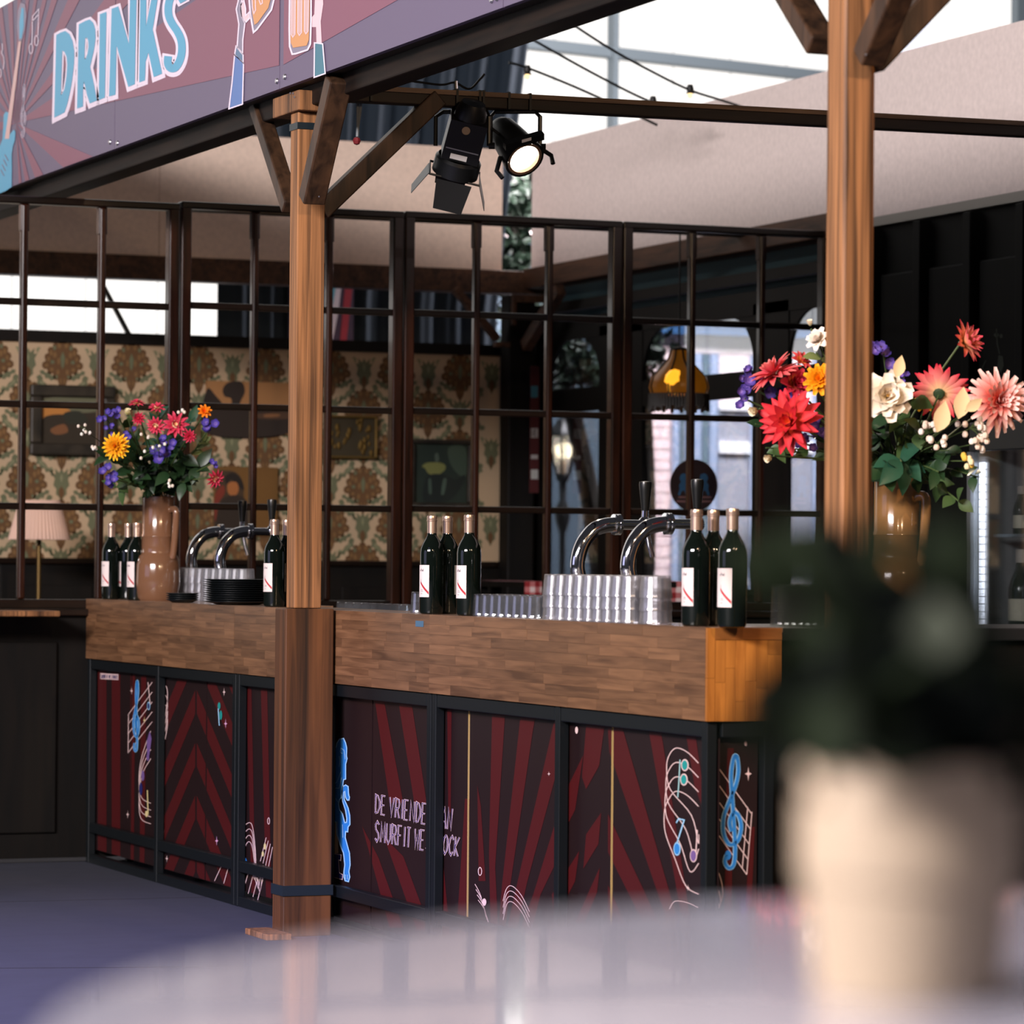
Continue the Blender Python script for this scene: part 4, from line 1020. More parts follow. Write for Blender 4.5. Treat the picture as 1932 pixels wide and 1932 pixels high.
p.build('music_print', panel_at(950))
# far panels
def CM(L): return [(160 + x / 4.027, 1240 + y / 4.027) for x, y in L]
p = Print(mB, NX, 0.0008)
for dy in range(5):
    p.ribbon(CM([(330, 440 + dy * 72), (515, 190 + dy * 75)]), 1.2, PWH, 2)
p.ribbon(CM([(335, 430), (332, 730)]), 1.2, PWH, 2)
cl = smooth_line([(160 + (352 + q[0] * 90) / 4.027, 1240 + (730 - q[1] * 560) / 4.027) for q in CLEF], 5)
p.ribbon(cl, 4.2, PLB, 3).ribbon(cl, 2.6, PBL, 4)
p.star(CM([(360, 255)])[0], 2.6, 8, PWH, 3).star(CM([(457, 480)])[0], 2.6, 7, PYE, 3).star(CM([(330, 1195)])[0], 2.6, 8, PWH, 3)
p.disc(CM([(490, 370)])[0], 3, 8, PLB, 3); p.disc(CM([(490, 370)])[0], 2, 6, PNV, 4); p.ribbon(CM([(500, 350), (485, 190)]), 1.3, PWH, 3)
for dy in range(4):
    p.ribbon(smooth_line(CM([(505, 560 + dy * 70), (440, 740 + dy * 50), (415, 900 + dy * 60), (430, 1060 + dy * 55), (505, 1110 + dy * 52)]), 4), 1.1, PWH, 2)
p.poly(CM([(498, 560), (512, 620), (490, 780), (478, 740), (475, 640)]), PVI, 3); p.disc(CM([(485, 760)])[0], 2.6, 7, PVI, 4)
p.disc(CM([(445, 900)])[0], 3, 10, PVI, 3); p.disc(CM([(430, 1000)])[0], 3, 12, PNV, 3); p.ribbon(CM([(480, 1010), (485, 1200)]), 2, PYE, 3); p.disc(CM([(473, 1190)])[0], 2.6, 6, PYE, 3)
p.build('music_print', panel_at(255))
p = Print(mB, NX, 0.0008)
for dy in range(4):
    p.ribbon(smooth_line(CM([(583, 205 + dy * 75), (605, 205 + dy * 75), (628, 240 + dy * 72), (630, 330 + dy * 65), (610, 470 + dy * 55), (580, 560 + dy * 48)]), 4), 1.2, PWH, 2)
    p.ribbon(smooth_line(CM([(578, 1010 + dy * 70), (598, 1020 + dy * 70), (605, 1120 + dy * 68), (598, 1240 + dy * 66)]), 4), 1.1, PWH, 2)
p.star(CM([(628, 1530)])[0], 2.6, 7, PWH, 3)
p.build('music_print', panel_at(320))
p = Print(mB, NX, 0.0008)
p.star(CM([(1063, 265)])[0], 2.8, 8, PWH, 3).star(CM([(1075, 505)])[0], 3, 9.5, M('print_pink', (214, 160, 196), 0.5), 3).star(CM([(1007, 1395)])[0], 3, 9.5, M('print_pink', (214, 160, 196), 0.5), 3)
p.disc(CM([(1025, 370)])[0], 2.6, 7, PTE, 3).disc(CM([(1038, 440)])[0], 2.6, 9, PTE, 3); p.ribbon(CM([(1020, 390), (1028, 520)]), 1.8, PLB, 4)
for dx in range(2): p.ribbon(CM([(990 + dx * 70, 1700 + dx * 20), (1055 + dx * 45, 1560 + dx * 20)]), 1.2, PWH, 3)
p.build('music_print', panel_at(420))
p = Print(mB, NX, 0.0008)
for dx in range(4):
    p.ribbon(smooth_line([(458, 1564 + dx * 16), (468, 1553 + dx * 12), (476, 1556 + dx * 13), (481, 1585 + dx * 14), (484, 1625 + dx * 8)], 4), 1.1, PWH, 2)
    p.ribbon([(460 + dx * 9, 1680 + dx * 6), (474 + dx * 9, 1630 + dx * 4)], 1.1, PWH, 2)
    p.ribbon(smooth_line([(478 + dx * 3, 1645), (482 + dx * 3, 1660 + dx * 8), (488 + dx * 3, 1640)], 4), 1.1, PWH, 2)
    p.ribbon([(492 + dx * 5, 1625 + dx * 4), (503 + dx * 4, 1580 + dx * 6)], 1.1, PWH, 2)
p.disc((501, 1597), 2.4, 6, PYE, 3); p.disc((497, 1611), 2.2, 5, PYE, 3); p.ribbon([(459, 1590), (460, 1612), (466, 1625)], 3, PBL, 3)
p.ribbon([(508 + 2 * math.cos(t), 1549 + 6 * math.sin(t)) for t in [2 * math.pi * k / 12 for k in range(12)]], 1.1, PWH, 3, True)
p.build('music_print', panel_at(485))
p = Print(mB, NX, 0.0008)
p.poly([(190, 1270), (224, 1272), (224, 1283), (190, 1281)], PWH, 2)
text_on_quad(p, 'SMURFIT WESTROCK', (191, 1272.5), (223, 1274.5), (223, 1281), (191, 1279.5), 0.7, PNV, 3)
for k in range(7): p.ribbon([(191 + k * 4.6, 1262.5 + k * .2), (194.2 + k * 4.6, 1262.7 + k * .2)], 3.2, M('print_dull_rose', (120, 84, 84), 0.5), 2)
p.build('lettering', panel_at(205, 1300))

# near end of the bar (faces the camera)
YE0 = BYS[3]
t = bars[2]
ez = wood('oak_end_warmlit', (130, 76, 28), (184, 116, 48), (30, 30, 3), 0.4, 0.18, 0.05, 0.4)  # oak turned orange: the warm lamp light is put into its colour
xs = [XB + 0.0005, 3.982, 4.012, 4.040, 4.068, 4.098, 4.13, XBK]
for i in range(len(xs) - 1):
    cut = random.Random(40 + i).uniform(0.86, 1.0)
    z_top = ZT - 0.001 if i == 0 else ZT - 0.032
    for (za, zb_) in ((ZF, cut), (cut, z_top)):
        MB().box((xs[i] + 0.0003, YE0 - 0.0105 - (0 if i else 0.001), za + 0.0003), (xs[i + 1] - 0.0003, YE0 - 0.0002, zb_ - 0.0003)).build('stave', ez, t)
MB().box((xs[1], YE0 - 0.0115, ZT - 0.031), (XBK, YE0 - 0.0002, ZT - 0.001)).build('stave', wood('oak_end_top_warmlit', (120, 70, 30), (160, 98, 46), (4, 30, 30), 0.4), t)  # top stave has the warm light in its colour too
EP = Y_E = YE0 + 0.02
MB().box((3.968 + 0.04, EP - 0.02, ZF - 0.042), (XBK - 0.042, EP + 0.015, ZF - 0.002)).build('top_rail', STEEL_BLK, t, bevel=0.003)
po = MB().box((4.008, EP + 0.012, 0.05), (4.125, EP + 0.016, ZF - 0.044)).build('printed_panel', DK, t)
mE = lambda x, y: on_y(EP + 0.0118, x, y)
p = Print(mE, (0, -1, 0), 0.0008)
p.poly([(1372, 1412), (1384, 1412), (1380, 1720), (1366, 1720)], RD, 1).poly([(1415, 1560), (1424, 1560), (1416, 1740), (1405, 1740)], RD, 1)
for dy in range(5):
    p.ribbon(CN([(1340, 530 + dy * 122), (1610 - dy * 8, 905 + dy * 112)]), 1.5, PWH, 2)
p.ribbon(CN([(1616, 895), (1578, 1350)]), 1.5, PWH, 2).ribbon(CN([(1585, 860), (1545, 1310)]), 1.5, PWH, 2)
cl = smooth_line([(1000 + (1330 + q[0] * 290) / 3.864, 1300 + (1330 - q[1] * 860) / 3.864) for q in CLEF], 6)
p.ribbon(cl, 8.4, PLB, 3).ribbon(cl, 5.8, PBL, 4)
p.disc(CN([(1440, 1210)])[0], 6, 9, PBL, 4)
p.star(CN([(1588, 618)])[0], 6.5, 13.5, PWH, 3); p.disc(CN([(1568, 400)])[0], 2.4, 5, PWH, 3)
p.ribbon(smooth_line(CN([(1340, 1255), (1390, 1390), (1402, 1500), (1370, 1600)]), 4), 1.6, PWH, 2).ribbon(smooth_line(CN([(1340, 1380), (1380, 1490), (1385, 1560), (1350, 1570), (1345, 1510), (1365, 1505)]), 4), 1.6, PWH, 2)
p.poly(CN([(1340, 860), (1352, 870), (1356, 920), (1342, 925)]), PYE, 3)
p.build('music_print', po)
# small blue sticker on the oak front
q0 = on_x(XB - 0.0003, 784, 1171); q1 = on_x(XB - 0.0003, 799, 1183)
o = MB().box((XB - 0.0006, q1.y, q1.z), (XB - 0.0001, q0.y, q0.z)).build('sticker', M('blue_sticker', (70, 104, 128), 0.5), bars[1])

# inner worktop behind the bar, back counter closing the near end
o = MB().box((XBK + 0.02, 9.03, 0.94), (4.62, 12.10, 0.965)).build('worktop', M('steel_worktop', (96, 98, 102), 0.35, 0.7))
tg = empty('work_counter', (4.4, 11.3, 0), 'low steel work counter behind the bar holding rows of small glasses', 'counter')
par(o, tg)
for yy in (9.1, 10.4, 12.0):
    for xx in (4.22, 4.58): MB().box((xx - 0.02, yy - 0.02, 0), (xx + 0.02, yy + 0.02, 0.939)).build('leg', STEEL_BLK, tg)
bc = empty('back_counter', (5.2, 8.7, 0), 'dark counter beyond the near end of the bar carrying the tan flower vase', 'counter')
MB().box((4.22, 8.45, 0.02), (6.6, 8.96, 1.015)).build('carcass', W_DARK, bc, bevel=0.004)
MB().box((4.20, 8.42, 1.016), (6.65, 9.0, 1.05)).build('top', M('dark_top', (30, 30, 30), 0.4), bc, bevel=0.004)
for k in range(5): MB().box((4.26 + k * 0.47, 8.44, 0.1), (4.70 + k * 0.47, 8.449, 0.95)).build('door', W_DARK, bc, bevel=0.004)

# ================================================================== THINGS ON THE BAR
# ---- wine bottles
M_BOT = M('black_green_bottle', (10, 16, 12), 0.06, 0, 0.6)
M_CAP = M('rose_gold_capsule', (214, 184, 164), 0.28, 0.85)
M_LAB = M('cream_label', (226, 210, 206), 0.6); M_LAT = M('label_grey_text', (90, 84, 96), 0.6); M_LRE = M('label_red_ribbon', (176, 24, 40), 0.6)
def bottle_proto():
    t = empty('wine_bottle', (0, 0, 0))
    prof = [(0.0, 0.006), (0.030, 0.0), (0.035, 0.003), (0.037, 0.010), (0.037, 0.185), (0.0355, 0.200), (0.030, 0.215), (0.021, 0.230), (0.0155, 0.240), (0.0142, 0.250), (0.0142, 0.292), (0.0, 0.292)]
    local_parent(MB().lathe(prof, 28).build('glass_body', M_BOT, None, True), t)
    local_parent(MB().lathe([(0.0148, 0.2475), (0.0152, 0.248), (0.0152, 0.283), (0.0164, 0.284), (0.0166, 0.289), (0.0158, 0.290), (0.0164, 0.296), (0.0150, 0.301), (0.0, 0.3015)], 20).build('capsule', M_CAP, None, True), t)
    def wrap(a0, a1, z0, z1, r, mat, nm, parent, n=10):
        mb = MB(); vs = []
        for i in range(n + 1):
            a = a0 + (a1 - a0) * i / n
            for z in (z0, z1): vs.append((r * math.cos(a), r * math.sin(a), z))
        mb.add(vs, [(2*i, 2*i+2, 2*i+3, 2*i+1) for i in range(n)])
        return local_parent(mb.build(nm, mat, None, True), parent)
    # the label faces the local -X side
    lb = wrap(math.pi * 0.70, math.pi * 1.30, 0.052, 0.150, 0.0373, M_LAB, 'label', t)
    pr_ = Print(lambda a, z: Vector((0.0375 * math.cos(a), 0.0375 * math.sin(a), z)), (0, 0, 0), 0)
    # red ribbon band and lettering wrap round the label
    n = 8; pts = [(math.pi * (1.02 + 0.27 * i / n), 0.098 - 0.034 * (i / n) ** 0.9) for i in range(n + 1)]
    mb = MB().mat(M_LRE); vs = []
    for a, z in pts:
        for d in (-0.0042, 0.0042): vs.append((0.0376 * math.cos(a), 0.0376 * math.sin(a), z + d))
    mb.add(vs, [(2*i, 2*i+2, 2*i+3, 2*i+1) for i in range(n)])
    local_parent(mb.build('ribbon_print', None, None), lb)
    mb = MB().mat(M_LAT)
    st, W = text_strokes('n Paul')
    for s_ in st:
        for (x0, y0), (x1, y1) in zip(s_[:-1], s_[1:]):
            a0 = math.pi * (1.0 + 0.13 * x0 / W); a1 = math.pi * (1.0 + 0.13 * x1 / W); z0 = 0.131 + 0.0075 * y0; z1 = 0.131 + 0.0075 * y1
            w_ = 0.0006; dz = w_ if abs(a1 - a0) > 0.01 else 0; da = 0.016 if dz == 0 else 0
            vs = [(0.0376 * math.cos(a), 0.0376 * math.sin(a), z) for a, z in ((a0 - da, z0 - dz), (a1 - da, z1 - dz), (a1 + da, z1 + dz), (a0 + da, z0 + dz))]
            mb.add(vs, [(0, 1, 2, 3)])
    for (z, wd) in ((0.0735, 0.08), (0.0695, 0.09), (0.062, 0.06)):
        vs = [(0.0376 * math.cos(a), 0.0376 * math.sin(a), zz) for a in (math.pi * 1.03, math.pi * (1.03 + wd)) for zz in (z, z + 0.0012)]
        mb.add(vs, [(0, 2, 3, 1)])
    for k in range(10):
        a = math.pi * (1.025 + 0.012 * math.cos(k * 2.1)); z = 0.098 + 0.0016 * k - 0.006
        vs = [(0.0376 * math.cos(a + da), 0.0376 * math.sin(a + da), z + dz) for da, dz in ((-.02, 0), (.03, -.0006), (.02, .0014))]
        mb.add(vs, [(0, 1, 2)])
    local_parent(mb.build('label_lettering', None, None), lb)['kind'] = 'stuff'
    wrap(-0.12 * math.pi, 0.22 * math.pi, 0.06, 0.150, 0.0373, M('back_label', (150, 146, 138), 0.6), 'back_label', t)
    return t
bproto = bottle_proto(); used = [False]
def place_bottle(px, x, lab, grp, rot=0.0):
    y = on_x(x, px, 1140).y
    o = bproto if not used[0] else copy_tree(bproto)
    used[0] = True
    o.location = (x, y, ZT); o.rotation_euler = (0, 0, rot); tag(o, lab, 'bottle', grp)
g = 'wine bottles on the bar'
place_bottle(209, 4.010, 'wine bottle leftmost on the bar, left of the beige vase', g, 0.10)
place_bottle(241, 4.075, 'wine bottle at the back of the left trio, between two others', g, -0.5)
place_bottle(257, 4.010, 'wine bottle right of the left trio, against the beige vase', g, 0.10)
place_bottle(517, 4.005, 'wine bottle right of the black plates, label showing', g, 0.12)
place_bottle(540, 4.07, 'wine bottle half hidden behind the left timber post', g, 0.2)
place_bottle(814, 4.005, 'left wine bottle of the middle trio', g, 0.05)
place_bottle(843, 4.07, 'middle wine bottle of the middle trio, set back', g, -0.9)
place_bottle(884, 4.005, 'right wine bottle of the middle trio, left of the small glasses', g, 0.05)
place_bottle(1313, 4.010, 'left wine bottle of the near trio, before the beer taps', g, 0.0)
place_bottle(1345, 4.085, 'wine bottle at the back of the near trio', g, -0.9)
place_bottle(1381, 4.010, 'rightmost wine bottle on the bar, near its orange end', g, 0.15)

# ---- tumblers
TUM = thin_glass('tumbler_glass', (0.93, 0.93, 0.95), 0.10, 0.26, 0.07, 0.8)
SGL = thin_glass('small_glass', (0.93, 0.95, 0.97), 0.07, 0.08, 0.03, 0.8)
def tumbler_mesh(h, rb, rt, mat, n=18):
    # upside down: wide rim at the bottom, base on top
    mb = MB(); mb.lathe([(rb, 0.0), (rb + 0.0006, 0.003), (rb * 0.99, 0.008), (rt, h * 0.96), (rt * 0.93, h), (0.0, h)], n)
    mb.lathe([(0.0, h - 0.007), (rt * 0.90, h - 0.007), (rb - 0.003, 0.001)], n)
    mb.mats = [mat]; return mb.mesh('tumbler')
me_t = tumbler_mesh(0.060, 0.0385, 0.0335, TUM)
me_s = tumbler_mesh(0.066, 0.030, 0.026, SGL)
def put(me, name, x, y, z, lab, cat, grp):
    o = bpy.data.objects.new(name, me); COL.objects.link(o); o.location = (x, y, z); tag(o, lab, cat, grp); return o
yA = on_x(4.02, 1062, 1150).y; yZ = on_x(4.02, 1205, 1150).y
ny = 9
ORD = ['first', 'second', 'third', 'fourth', 'fifth', 'sixth', 'seventh', 'eighth', 'ninth', 'tenth', 'eleventh', 'twelfth']
def stack(x, y, lab, grp, nn=3):
    for k in range(nn):
        lb = lab if lab.startswith('clear') else ('bottom', 'middle', 'top')[k] + ' tumbler, ' + lab
        put(me_t, 'tumbler', x, y, ZT + 0.0005 + k * 0.034, lb, 'tumbler', grp)
for i in range(ny):
    y = yA + (yZ - yA) * i / (ny - 1)
    for j, x in enumerate((3.999, 4.0775)):
        stack(x, y, ('%s stack from the left, front row of the near block' % ORD[i]) if j == 0 else 'clear tumbler in the hidden back row of the near tumbler block', 'near block of upturned tumblers')
stack(3.999, on_x(3.999, 1233, 1150).y, 'separate stack at the right end of the near tumbler block', 'single stack of upturned tumblers')
yA = on_x(4.215, 333, 1110).y; yZ = on_x(4.215, 462, 1110).y
for i in range(11):
    stack(4.215, yA + (yZ - yA) * i / 10, '%s stack from the left behind the black plates' % ORD[i], 'left block of upturned tumblers')
yA = on_x(4.05, 922, 1140).y; yZ = on_x(4.05, 1022, 1140).y
for i in range(8):
    for j, x in enumerate((4.03, 4.10)):
        put(me_s, 'small_glass', x, yA + (yZ - yA) * i / 7, ZT + 0.0005, ('%s small upturned glass from the left in the front row right of the middle bottles' % ORD[i]) if j == 0 else 'small upturned glass in the back row right of the middle bottles', 'glass', 'small upturned glasses on the bar')
put(me_s, 'small_glass', 4.04, on_x(4.04, 792, 1140).y, ZT + 0.0005, 'single small glass left of the middle bottles', 'glass', None)
put(me_s, 'small_glass', 4.11, on_x(4.11, 865, 1140).y, ZT + 0.0005, 'single small glass between the middle bottles', 'glass', None)
me_l = tumbler_mesh(0.105, 0.032, 0.028, SGL)
for i in range(9):
    y = on_x(4.30, 650 + i * 15, 1140).y
    put(me_l, 'small_glass', 4.30, y, 0.9655, '%s glass rim from the left showing over the bar between post and middle bottles' % ORD[i], 'glass', 'glasses on the work counter')
me_b = tumbler_mesh(0.11, 0.033, 0.03, thin_glass('dim_glass', (0.9, 0.92, 0.9), 0.02, 0.15, 0.015, 0.4))
for i in range(6):
    q = on_y(8.72, 1476 + i * 13, 1150)
    put(me_b, 'small_glass', q.x, 8.72, 1.0505, '%s dim glass from the left on the dark back counter beside the right post' % ORD[i], 'glass', 'glasses on the back counter')

# ---- black plates
M_PLT = M('black_plate', (16, 20, 22), 0.35)
def plate_mesh(r):
    mb = MB(); mb.lathe([(0.0, 0.0), (r * 0.62, 0.0), (r * 0.70, 0.003), (r, 0.0115), (r * 1.005, 0.0125), (r * 0.985, 0.013), (r * 0.70, 0.006), (0.0, 0.0035)], 28)
    mb.mats = [M_PLT]; me = mb.mesh('plate'); me.polygons.foreach_set('use_smooth', [True] * len(me.polygons)); return me
mp = plate_mesh(0.124)
yc = on_x(4.03, 440, 1115).y
for k in range(11):
    put(mp, 'plate', 4.048, yc, ZT + 0.0005 + k * 0.0078, 'black plate, %s from the bottom of the tall stack' % ORD[k], 'plate', 'stack of black plates')
ms = plate_mesh(0.062)
yc = on_x(4.02, 352, 1125).y
for k in range(4):
    put(ms, 'saucer', 4.005, yc, ZT + 0.0005 + k * 0.0075, 'small black saucer, %s from the bottom of the low stack' % ORD[k], 'saucer', 'stack of black saucers')

# ---- beer taps: gooseneck columns
TAPB = M('tap_handle_black', (18, 19, 18), 0.3)
def tap(px, xbase, lab):
    t = empty('beer_tap', (0, 0, 0), None, None)
    L = lambda mb, nm, mt: local_parent(mb.build(nm, mt, None, True), t)
    pts = smooth_line([(0.055, 0, 0.0), (0.035, 0, 0.045), (0.0, 0, 0.105), (-0.012, 0, 0.155), (0.002, 0, 0.212), (0.035, 0, 0.252), (0.068, 0, 0.266), (0.100, 0, 0.270)], 6)
    pts = [(p[0], p[1] if len(p) > 1 else 0, p[2] if len(p) > 2 else 0) for p in pts]
    L(MB().tube(pts, 0.0215, 18), 'gooseneck', CHROME)
    L(MB().lathe([(0.0, 0.0), (0.034, 0.0), (0.034, 0.004), (0.031, 0.012), (0.026, 0.016)], 20, (0.055, 0, 0)), 'base_flange', CHROME)
    qx = Vector((1, 0, 0)).to_track_quat('Z', 'Y')
    L(MB().lathe([(0.0215, 0), (0.030, 0.001), (0.030, 0.008), (0.024, 0.010), (0.030, 0.012), (0.030, 0.020), (0.022, 0.022)], 20, (0.097, 0, 0.270), qx), 'collar', CHROME)
    L(MB().tube([(0.115, 0, 0.270), (0.175, 0, 0.270), (0.212, 0, 0.269)], [0.014, 0.0145, 0.015], 14), 'tap_body', CHROME)
    L(MB().ball((0.195, 0, 0.274), 0.021, 14), 'valve', CHROME)
    L(MB().tube([(0.195, 0, 0.292), (0.196, 0, 0.312)], 0.010, 12), 'handle_ferrule', CHROME)
    L(MB().lathe([(0.0, 0.0), (0.010, 0.0), (0.0125, 0.02), (0.0165, 0.055), (0.0185, 0.075), (0.017, 0.083), (0.0, 0.085)], 16, (0.196, 0, 0.310)), 'handle', TAPB)
    L(MB().tube([(0.200, 0, 0.258), (0.210, 0, 0.212), (0.220, 0, 0.180)], [0.0085, 0.0075, 0.007], 12), 'spout', CHROME)
    y = on_x(xbase, px, 1080).y
    t.location = (xbase, y, ZT); return tag(t, lab, 'beer tap', 'gooseneck beer taps')
tap(1097, 4.086, 'left of the two near chrome beer taps, before the street lantern window')
tap(1192, 4.086, 'right of the two near chrome beer taps, next to the near wine bottles')
tap(366, 4.255, 'left of the two far chrome beer taps, beside the beige vase')
tap(420, 4.255, 'right of the two far chrome beer taps, left of a wine bottle')

# ---- glazed jug vases
def vase(loc, mat, lab, sc=1.0):
    t = empty('jug_vase', (0, 0, 0))
    prof = [(0.0, 0.003), (0.070, 0.0), (0.080, 0.012), (0.088, 0.07), (0.086, 0.14), (0.076, 0.172), (0.0665, 0.182), (0.0655, 0.188), (0.0645, 0.245), (0.0665, 0.248), (0.0655, 0.254), (0.0635, 0.258), (0.0630, 0.395), (0.0645, 0.402), (0.0615, 0.404), (0.058, 0.395), (0.057, 0.20), (0.0, 0.19)]
    local_parent(MB().lathe([(r * sc, z * sc) for r, z in prof], 36).build('body', mat, None, True), t)
    rd = Vector((R.x, R.y, 0)).normalized()
    rd = (rd * 0.80 - Vector((F.x, F.y, 0)).normalized() * 0.6).normalized()
    hp = [rd * 0.058 + Vector((0, 0, 0.350)), rd * 0.082 + Vector((0, 0, 0.354)), rd * 0.092 + Vector((0, 0, 0.335)), rd * 0.088 + Vector((0, 0, 0.26)), rd * 0.080 + Vector((0, 0, 0.19)), rd * 0.074 + Vector((0, 0, 0.165))]
    local_parent(MB().tube(smooth_line([tuple(p * sc) for p in hp], 5), 0.0135 * sc, 12).build('handle', mat, None, True), t)
    t.location = loc; return tag(t, lab, 'vase', 'glazed jug vases')
M_V1 = M('beige_glaze', (118, 83, 60), 0.14, 0, 0.6, coat=0.5); M_V2 = M('tan_glaze', (160, 114, 66), 0.14, 0, 0.6, coat=0.5)
yv = on_x(4.09, 300, 1110).y
vase((4.085, yv, ZT), M_V1, 'glossy beige jug vase on the far left of the bar, holding the mixed bouquet')
q = on_y(8.80, 1692, 1000)
vase((q.x, 8.80, 1.0505), M_V2, 'glossy tan jug vase behind the right timber post')
V1 = Vector((4.085, yv, ZT)); V2 = Vector((q.x, 8.80, 1.0505))

# ================================================================== FLOWERS
def petal_geo(L, W, cup, curl, mats, rows=5, point=0.5):
    """one petal: length +Y, face +Z; material runs base > tip"""
    mb = MB(); prof = [0.35, 0.78, 1.0, 0.92, 0.62, 0.10 + 0.35 * (1 - point)]
    vs = []
    for i in range(rows + 1):
        t = i / rows; wd = W / 2 * prof[min(i, 5)]
        z = curl * L * t * t
        for c in (-1, 0, 1): vs.append((c * wd, L * t, z + (cup * wd if c else 0)))
    b = len(mb.v); mb.v += vs
    for m in mats: mb.mat(m)
    for i in range(rows):
        mi = 0 if i < rows * 0.34 else (1 if i < rows * 0.7 else min(2, len(mats) - 1))
        for c in (0, 1):
            a = i * 3 + c; mb.f.append([b + a, b + a + 1, b + a + 4, b + a + 3]); mb.m.append(min(mi, len(mats) - 1))
    return mb
def frame_of(n, roll=0.0):
    n = Vector(n).normalized(); x = n.cross(Vector((0, 0, 1)))
    if x.length < 1e-3: x = Vector((1, 0, 0))
    x = x.normalized(); y = n.cross(x)
    m = Matrix(((x.x, y.x, n.x), (x.y, y.y, n.y), (x.z, y.z, n.z)))
    return m @ Matrix.Rotation(roll, 3, 'Z')
GREEN = M('stem_green', (70, 88, 46), 0.6); DGREEN = M('calyx_green', (40, 62, 34), 0.6)
def head_mats(a, b, c): return [M('petal_%d_%d_%d' % q, q, 0.55, 0, 0.25) for q in (a, b, c)]
_fr = random.Random(5)
def stem_to(t, pos, vs, back):
    p0 = pos - back * 0.01; mouth = vs + Vector((0, 0, 0.395)) + Vector((_fr.uniform(-.03, .03), _fr.uniform(-.03, .03), 0)); base = vs + Vector((0, 0, 0.22))
    mid = (p0 + mouth) / 2 - back * 0.03 + Vector((0, 0, 0.01))
    MB().tube(smooth_line([tuple(p) for p in (p0, mid, mouth, base)], 5), 0.0028, 6).build('stem', GREEN, t, True)
def flower(kind, name, px, py, depth, rpx, facing, cols, vs, lab, cat, layers=None, single=True, center=None, point=0.6, pw=0.30, cup=0.5, stem=True):
    """facing in camera terms (right, up, towards camera)"""
    pos = at_d(px, py, depth); r = rpx / FPX * depth
    n = (R * facing[0] + U * facing[1] - F * facing[2]).normalized()
    t = empty(name, tuple(pos), lab, cat, kind)
    Mx = frame_of(n, _fr.uniform(0, 6))
    mats = head_mats(*cols)
    layers = layers or [(14, 8, 1.0), (13, 28, 0.86), (11, 48, 0.68), (8, 66, 0.45)]
    if single:
        meshes = {}
        for (cnt, tilt, ls) in layers:
            rmats = [ramp_mat('petal_ramp_%s' % '_'.join('%d' % v for q in cols for v in q), ((0.0, cols[0]), (0.5, cols[1]), (1.0, cols[2])))]
            me = petal_geo(r * ls, r * pw * 2 * (0.6 + 0.4 * ls), cup, -0.10 if tilt < 30 else 0.12, rmats, point=point).mesh('petal')
            me.polygons.foreach_set('use_smooth', [True] * len(me.polygons))
            for k in range(cnt):
                o = bpy.data.objects.new('petal', me); COL.objects.link(o)
                a = 2 * math.pi * k / cnt + tilt * 0.3 + _fr.uniform(-.08, .08)
                q = Mx @ Matrix.Rotation(a, 3, 'Z') @ Matrix.Rotation(math.radians(tilt + _fr.uniform(-7, 7)), 3, 'X')
                m4 = q.to_4x4(); m4.translation = pos + n * (0.012 * tilt / 90) * r / 0.08; sc = _fr.uniform(0.9, 1.08)
                o.matrix_basis = m4 @ Matrix.Scale(sc, 4); par(o, t)
    else:
        mb = MB()
        for (cnt, tilt, ls) in layers:
            for k in range(cnt):
                g_ = petal_geo(r * ls, r * pw * 2 * (0.6 + 0.4 * ls), cup, -0.10 if tilt < 30 else 0.12, mats, point=point)
                a = 2 * math.pi * k / cnt + tilt * 0.3 + _fr.uniform(-.08, .08)
                q = Mx @ Matrix.Rotation(a, 3, 'Z') @ Matrix.Rotation(math.radians(tilt + _fr.uniform(-7, 7)), 3, 'X')
                b = len(mb.v); mb.v += [tuple(pos + q @ Vector(v)) for v in g_.v]; mb.f += [[i + b for i in f_] for f_ in g_.f]; mb.m += g_.m
        mb.mats = mats; mb.build('petals', None, t, True)
    if center:
        MB().ball(pos + n * r * 0.10, r * 0.22, 10).build('flower_eye', M('eye_%d_%d_%d' % center, center, 0.7), t, True)
    MB().lathe([(0.0, -0.10 * r), (r * 0.14, -0.08 * r), (r * 0.20, -0.01 * r), (0.0, 0.02 * r)], 10, pos - n * r * 0.04, Mx.to_quaternion()).build('calyx', DGREEN, t, True)
    if stem: stem_to(t, pos, vs, n)
    return t
def sweet_pea(px, py, depth, rpx, vs, lab, grp, cols=((120, 92, 160), (86, 66, 140), (60, 48, 120)), n=5, stem=True):
    pos = at_d(px, py, depth); r = rpx / FPX * depth
    t = empty('sweet_pea', tuple(pos), lab, 'flower', grp)
    for k in range(n):
        c = pos + R * _fr.uniform(-r, r) * 0.8 + U * _fr.uniform(-r, r) * 0.8 - F * _fr.uniform(-r, r) * 0.5
        nn = (R * _fr.uniform(-.6, .6) + U * _fr.uniform(-.2, .8) - F).normalized(); mb = MB(); Mx = frame_of(nn, _fr.uniform(0, 6))
        for q_ in range(5):
            g_ = petal_geo(r * 0.62, r * 0.66, 0.35, 0.25, head_mats(*cols), rows=5, point=0.1)
            q = Mx @ Matrix.Rotation(2 * math.pi * q_ / 5, 3, 'Z') @ Matrix.Rotation(math.radians(25), 3, 'X')
            b = len(mb.v); mb.v += [tuple(c + q @ Vector(v)) for v in g_.v]; mb.f += [[i + b for i in f_] for f_ in g_.f]; mb.m += g_.m
        mb.mats = head_mats(*cols); mb.build('blossom', None, t, True)
    if stem: stem_to(t, pos, vs, -F)
    return t
